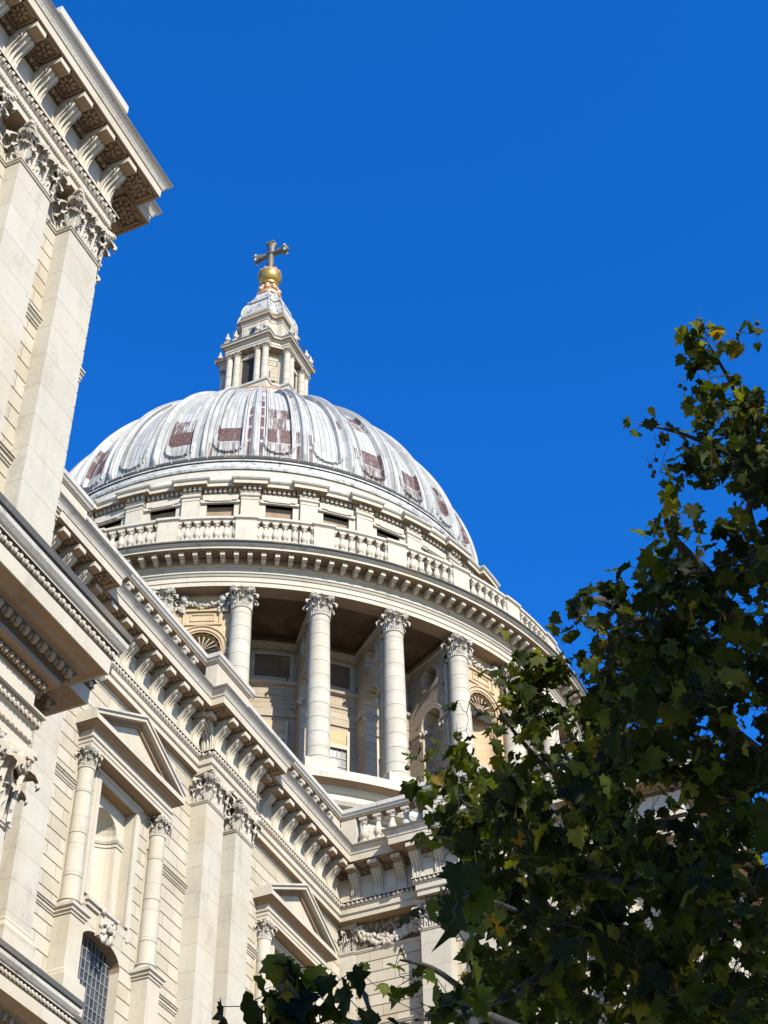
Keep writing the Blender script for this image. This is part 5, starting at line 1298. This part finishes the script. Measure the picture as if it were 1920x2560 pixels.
L_ = [([TB+[-.1, .3, 6], at(1850, 2150, 12.5), at(1560, 2060, 12.2), at(1330, 1880, 11.8), at(1240, 1760, 11.6)], 0.06, 0.004),
      ([TB+[-.1, .3, 5], at(1750, 2500, 11.5), at(1450, 2350, 10.5), at(1250, 2260, 8.5), at(1130, 2230, 6.5)], 0.035, 0.004),
      ([TB+[0, .1, 3.4], at(1500, 2700, 9.0), at(1150, 2600, 7.5), at(930, 2570, 6.6), at(800, 2530, 6.2), at(720, 2470, 6.2)], 0.035, 0.005),
      ([TB+[.1, .4, 8], at(1900, 1900, 13.5), at(1780, 1760, 13.2), at(1640, 1600, 12.8), at(1500, 1500, 11.8), at(1440, 1560, 11.2)], 0.12, 0.010),
      ([TB+[.1, .4, 9], at(1900, 1600, 13.6), at(1780, 1450, 13.0), at(1680, 1340, 12.6), at(1662, 1262, 12.5)], 0.10, 0.008),
      ([top, at(1930, 1400, 14), at(1890, 1180, 13.6), at(1850, 1010, 13.4), at(1795, 900, 13.1), at(1765, 850, 13)], 0.045, 0.003),
      ([at(1890, 1180, 13.6), at(1790, 1120, 13.3), at(1690, 1080, 13.1), at(1600, 1060, 13.0)], 0.03, 0.006),
      ([at(1560, 2060, 12.2), at(1300, 2080, 11.0), at(1150, 2000, 10.4), at(1080, 1920, 10.5)], 0.022, 0.005),
      ([at(1450, 2350, 10.5), at(1250, 2500, 9.2), at(1080, 2420, 8.6), at(1000, 2400, 8.5)], 0.03, 0.005),
      ([at(1250, 2500, 9.2), at(1120, 2540, 7.9), at(1040, 2550, 7.2)], 0.02, 0.006),
      ([TB+[-.1, .3, 7], at(1880, 2300, 13), at(1700, 2250, 12), at(1500, 2200, 11), at(1350, 2150, 10.5)], 0.09, 0.01),
      ([at(1900, 1900, 13.5), at(1820, 1980, 13), at(1650, 1900, 12.6), at(1500, 1800, 12.4)], 0.06, 0.01),
      ([at(930, 2540, 6.6), at(905, 2470, 6.8), at(905, 2430, 7.4)], 0.010, 0.004)]
for pts, r0, r1 in L_: limb(pts, r0, r1, bm_)
bm_.build('branch', tree, True)
tw = MB(); LP = []; LS = []; LT = []; SEEDS = []
LQ = [q for q, r in limbs]
d0 = [min(np.linalg.norm(np.array(LQ)-t[0], axis=1)) for t in tips]
tips = [tips[i] for i in np.argsort(d0)]
for tip, size, kind in tips:
    A_ = np.array(LQ); dd = np.linalg.norm(A_-tip, axis=1); k = dd.argmin(); base = A_[k]; dist = dd[k]
    n = int(rng.integers(7, 12)) if kind == 'm' else kind
    L = min(dist, 0.55 if kind == 'm' else 0.45) if dist > 0.05 else 0.05
    dirv = (tip-base)/(dist+1e-6); st = tip-dirv*L
    w1 = rng.normal(0, .05, 3)*min(1, dist)+np.array([0, 0, -0.06*dist])
    pts_ = [base, base+(tip-base)*0.33+w1, base+(tip-base)*0.66+w1*0.7+rng.normal(0, .02, 3), tip]
    r_b = min(0.008, 0.003+0.003*dist)
    tw.tube(pts_, [r_b, r_b*0.75, r_b*0.5, 0.0022], 4, 'twig'); LQ += pts_[1:]
    sun_side = 0
    for j in range(n):
        t = rng.uniform(0.1, 1.05) if kind == 'm' else rng.uniform(0.75, 1.05)
        q = st+(tip-st)*t; sp = 0.10 if kind == 'm' else 0.075
        off = rng.normal(0, sp, 3) if kind == 'm' or n > 1 else np.zeros(3)
        p_ = q+off*(size/.2)
        tw.tube([q, p_], 0.0022, 3, 'twig')
        LP.append(p_); LS.append(size*rng.uniform(.42, .86)); 
        r_ = rng.random()
        if kind != 'm' and np.linalg.norm(tip-CAM) > 10.4: r_ = 0.6+0.4*r_  # far sprigs pushed to brighter tints, their sunlit look put into the colour
        LT.append(rng.uniform(0, .55) if r_ < .60 else (rng.uniform(.5, .90) if r_ < .985 else rng.uniform(.90, 1)))
    if rng.random() < 0.10: SEEDS.append((tip+rng.normal(0, .1, 3)))
for x, y, d in ((1715, 920, 13), (1722, 935, 13), (1700, 965, 13), (1712, 972, 13), (1750, 800, 13), (1755, 812, 13), (1758, 822, 13), (1893, 808, 13), (1895, 825, 13), (1845, 835, 13.1), (1640, 1150, 13), (1625, 1165, 13), (1635, 1180, 13), (1672, 1165, 13), (1690, 1163, 13), (1668, 1185, 13), (1632, 1190, 13), (1748, 1045, 13), (1745, 1055, 13), (1835, 1190, 13), (1840, 1200, 13), (1855, 1240, 13), (1760, 1205, 13), (1830, 1160, 13.1), (1660, 1110, 13), (1645, 1115, 13), (1600, 1985, 12), (1680, 1975, 12), (1690, 1960, 12), (1795, 1970, 12)): SEEDS.append(at(x, y, d))
tw.build('twigs', tree, True)
crown = bpy.data.objects.new('crown', leaves_mesh('crown', np.array(LP), np.array(LS), np.array(LT))); scene.collection.objects.link(crown); crown.parent = tree
sm = MB(); sm.ellipsoid((0, 0, 0), (.019, .019, .019), 10, 7, 'seed'); sm.tube([(0, 0, 0.015), (0.01, 0.004, 0.06), (0.0, 0.012, 0.13)], 0.0018, 4, 'twig')
smm = sm.mesh('seed_ball', True)
for q in SEEDS[:90]:
    b_ = bpy.data.objects.new('seed_ball', smm); scene.collection.objects.link(b_); b_.parent = tree; b_.location = tuple(q); b_.rotation_euler.z = rng.uniform(0, 6)
# unseen leaves added sunward to shade the visible crown, plus foliage round trunk top
sv = np.array(sdir); uc = []
for t in tips:
    v_ = t[0]-CAM; z_ = v_ @ _fw; px_ = 960+FPX*(v_ @ _rr)/z_; py_ = 1280-FPX*(v_ @ _uu)/z_
    cnt = 0 if (py_ < 1500 or (px_ < 1560 and py_ < 2150)) else (5 if py_ < 2000 else 8)
    if np.linalg.norm(v_) < 7.5: cnt = 22
    for _ in range(cnt): uc.append(t[0]+sv*rng.uniform(1.5, 6.5)+rng.normal(0, .28, 3))  # added leaves strung towards the sun so their shadow falls on this tip
n = 3200; q = rng.normal(0, 1, (n, 3)); q /= np.linalg.norm(q, axis=1)[:, None]; q *= rng.uniform(0.1, 1, (n, 1))**(1/3)
uc = np.concatenate([np.array(uc), TB+np.array([1.2, -0.6, 12.0])+q*np.array([3.6, 3.2, 4.8])])
d_ = uc-CAM; zc_ = d_ @ _fw; px = 960+FPX*(d_ @ _rr)/zc_; py = 1280-FPX*(d_ @ _uu)/zc_
keep = ~((zc_ > 0) & (px < 2150) & (px > -200) & (py > -400) & (py < 2800)); uc = uc[keep]
shade_crown = bpy.data.objects.new('crown', leaves_mesh('upper_crown', uc, rng.uniform(.22, .34, len(uc)), rng.uniform(0, .6, len(uc)), droop=0.5)); scene.collection.objects.link(shade_crown); shade_crown.parent = tree
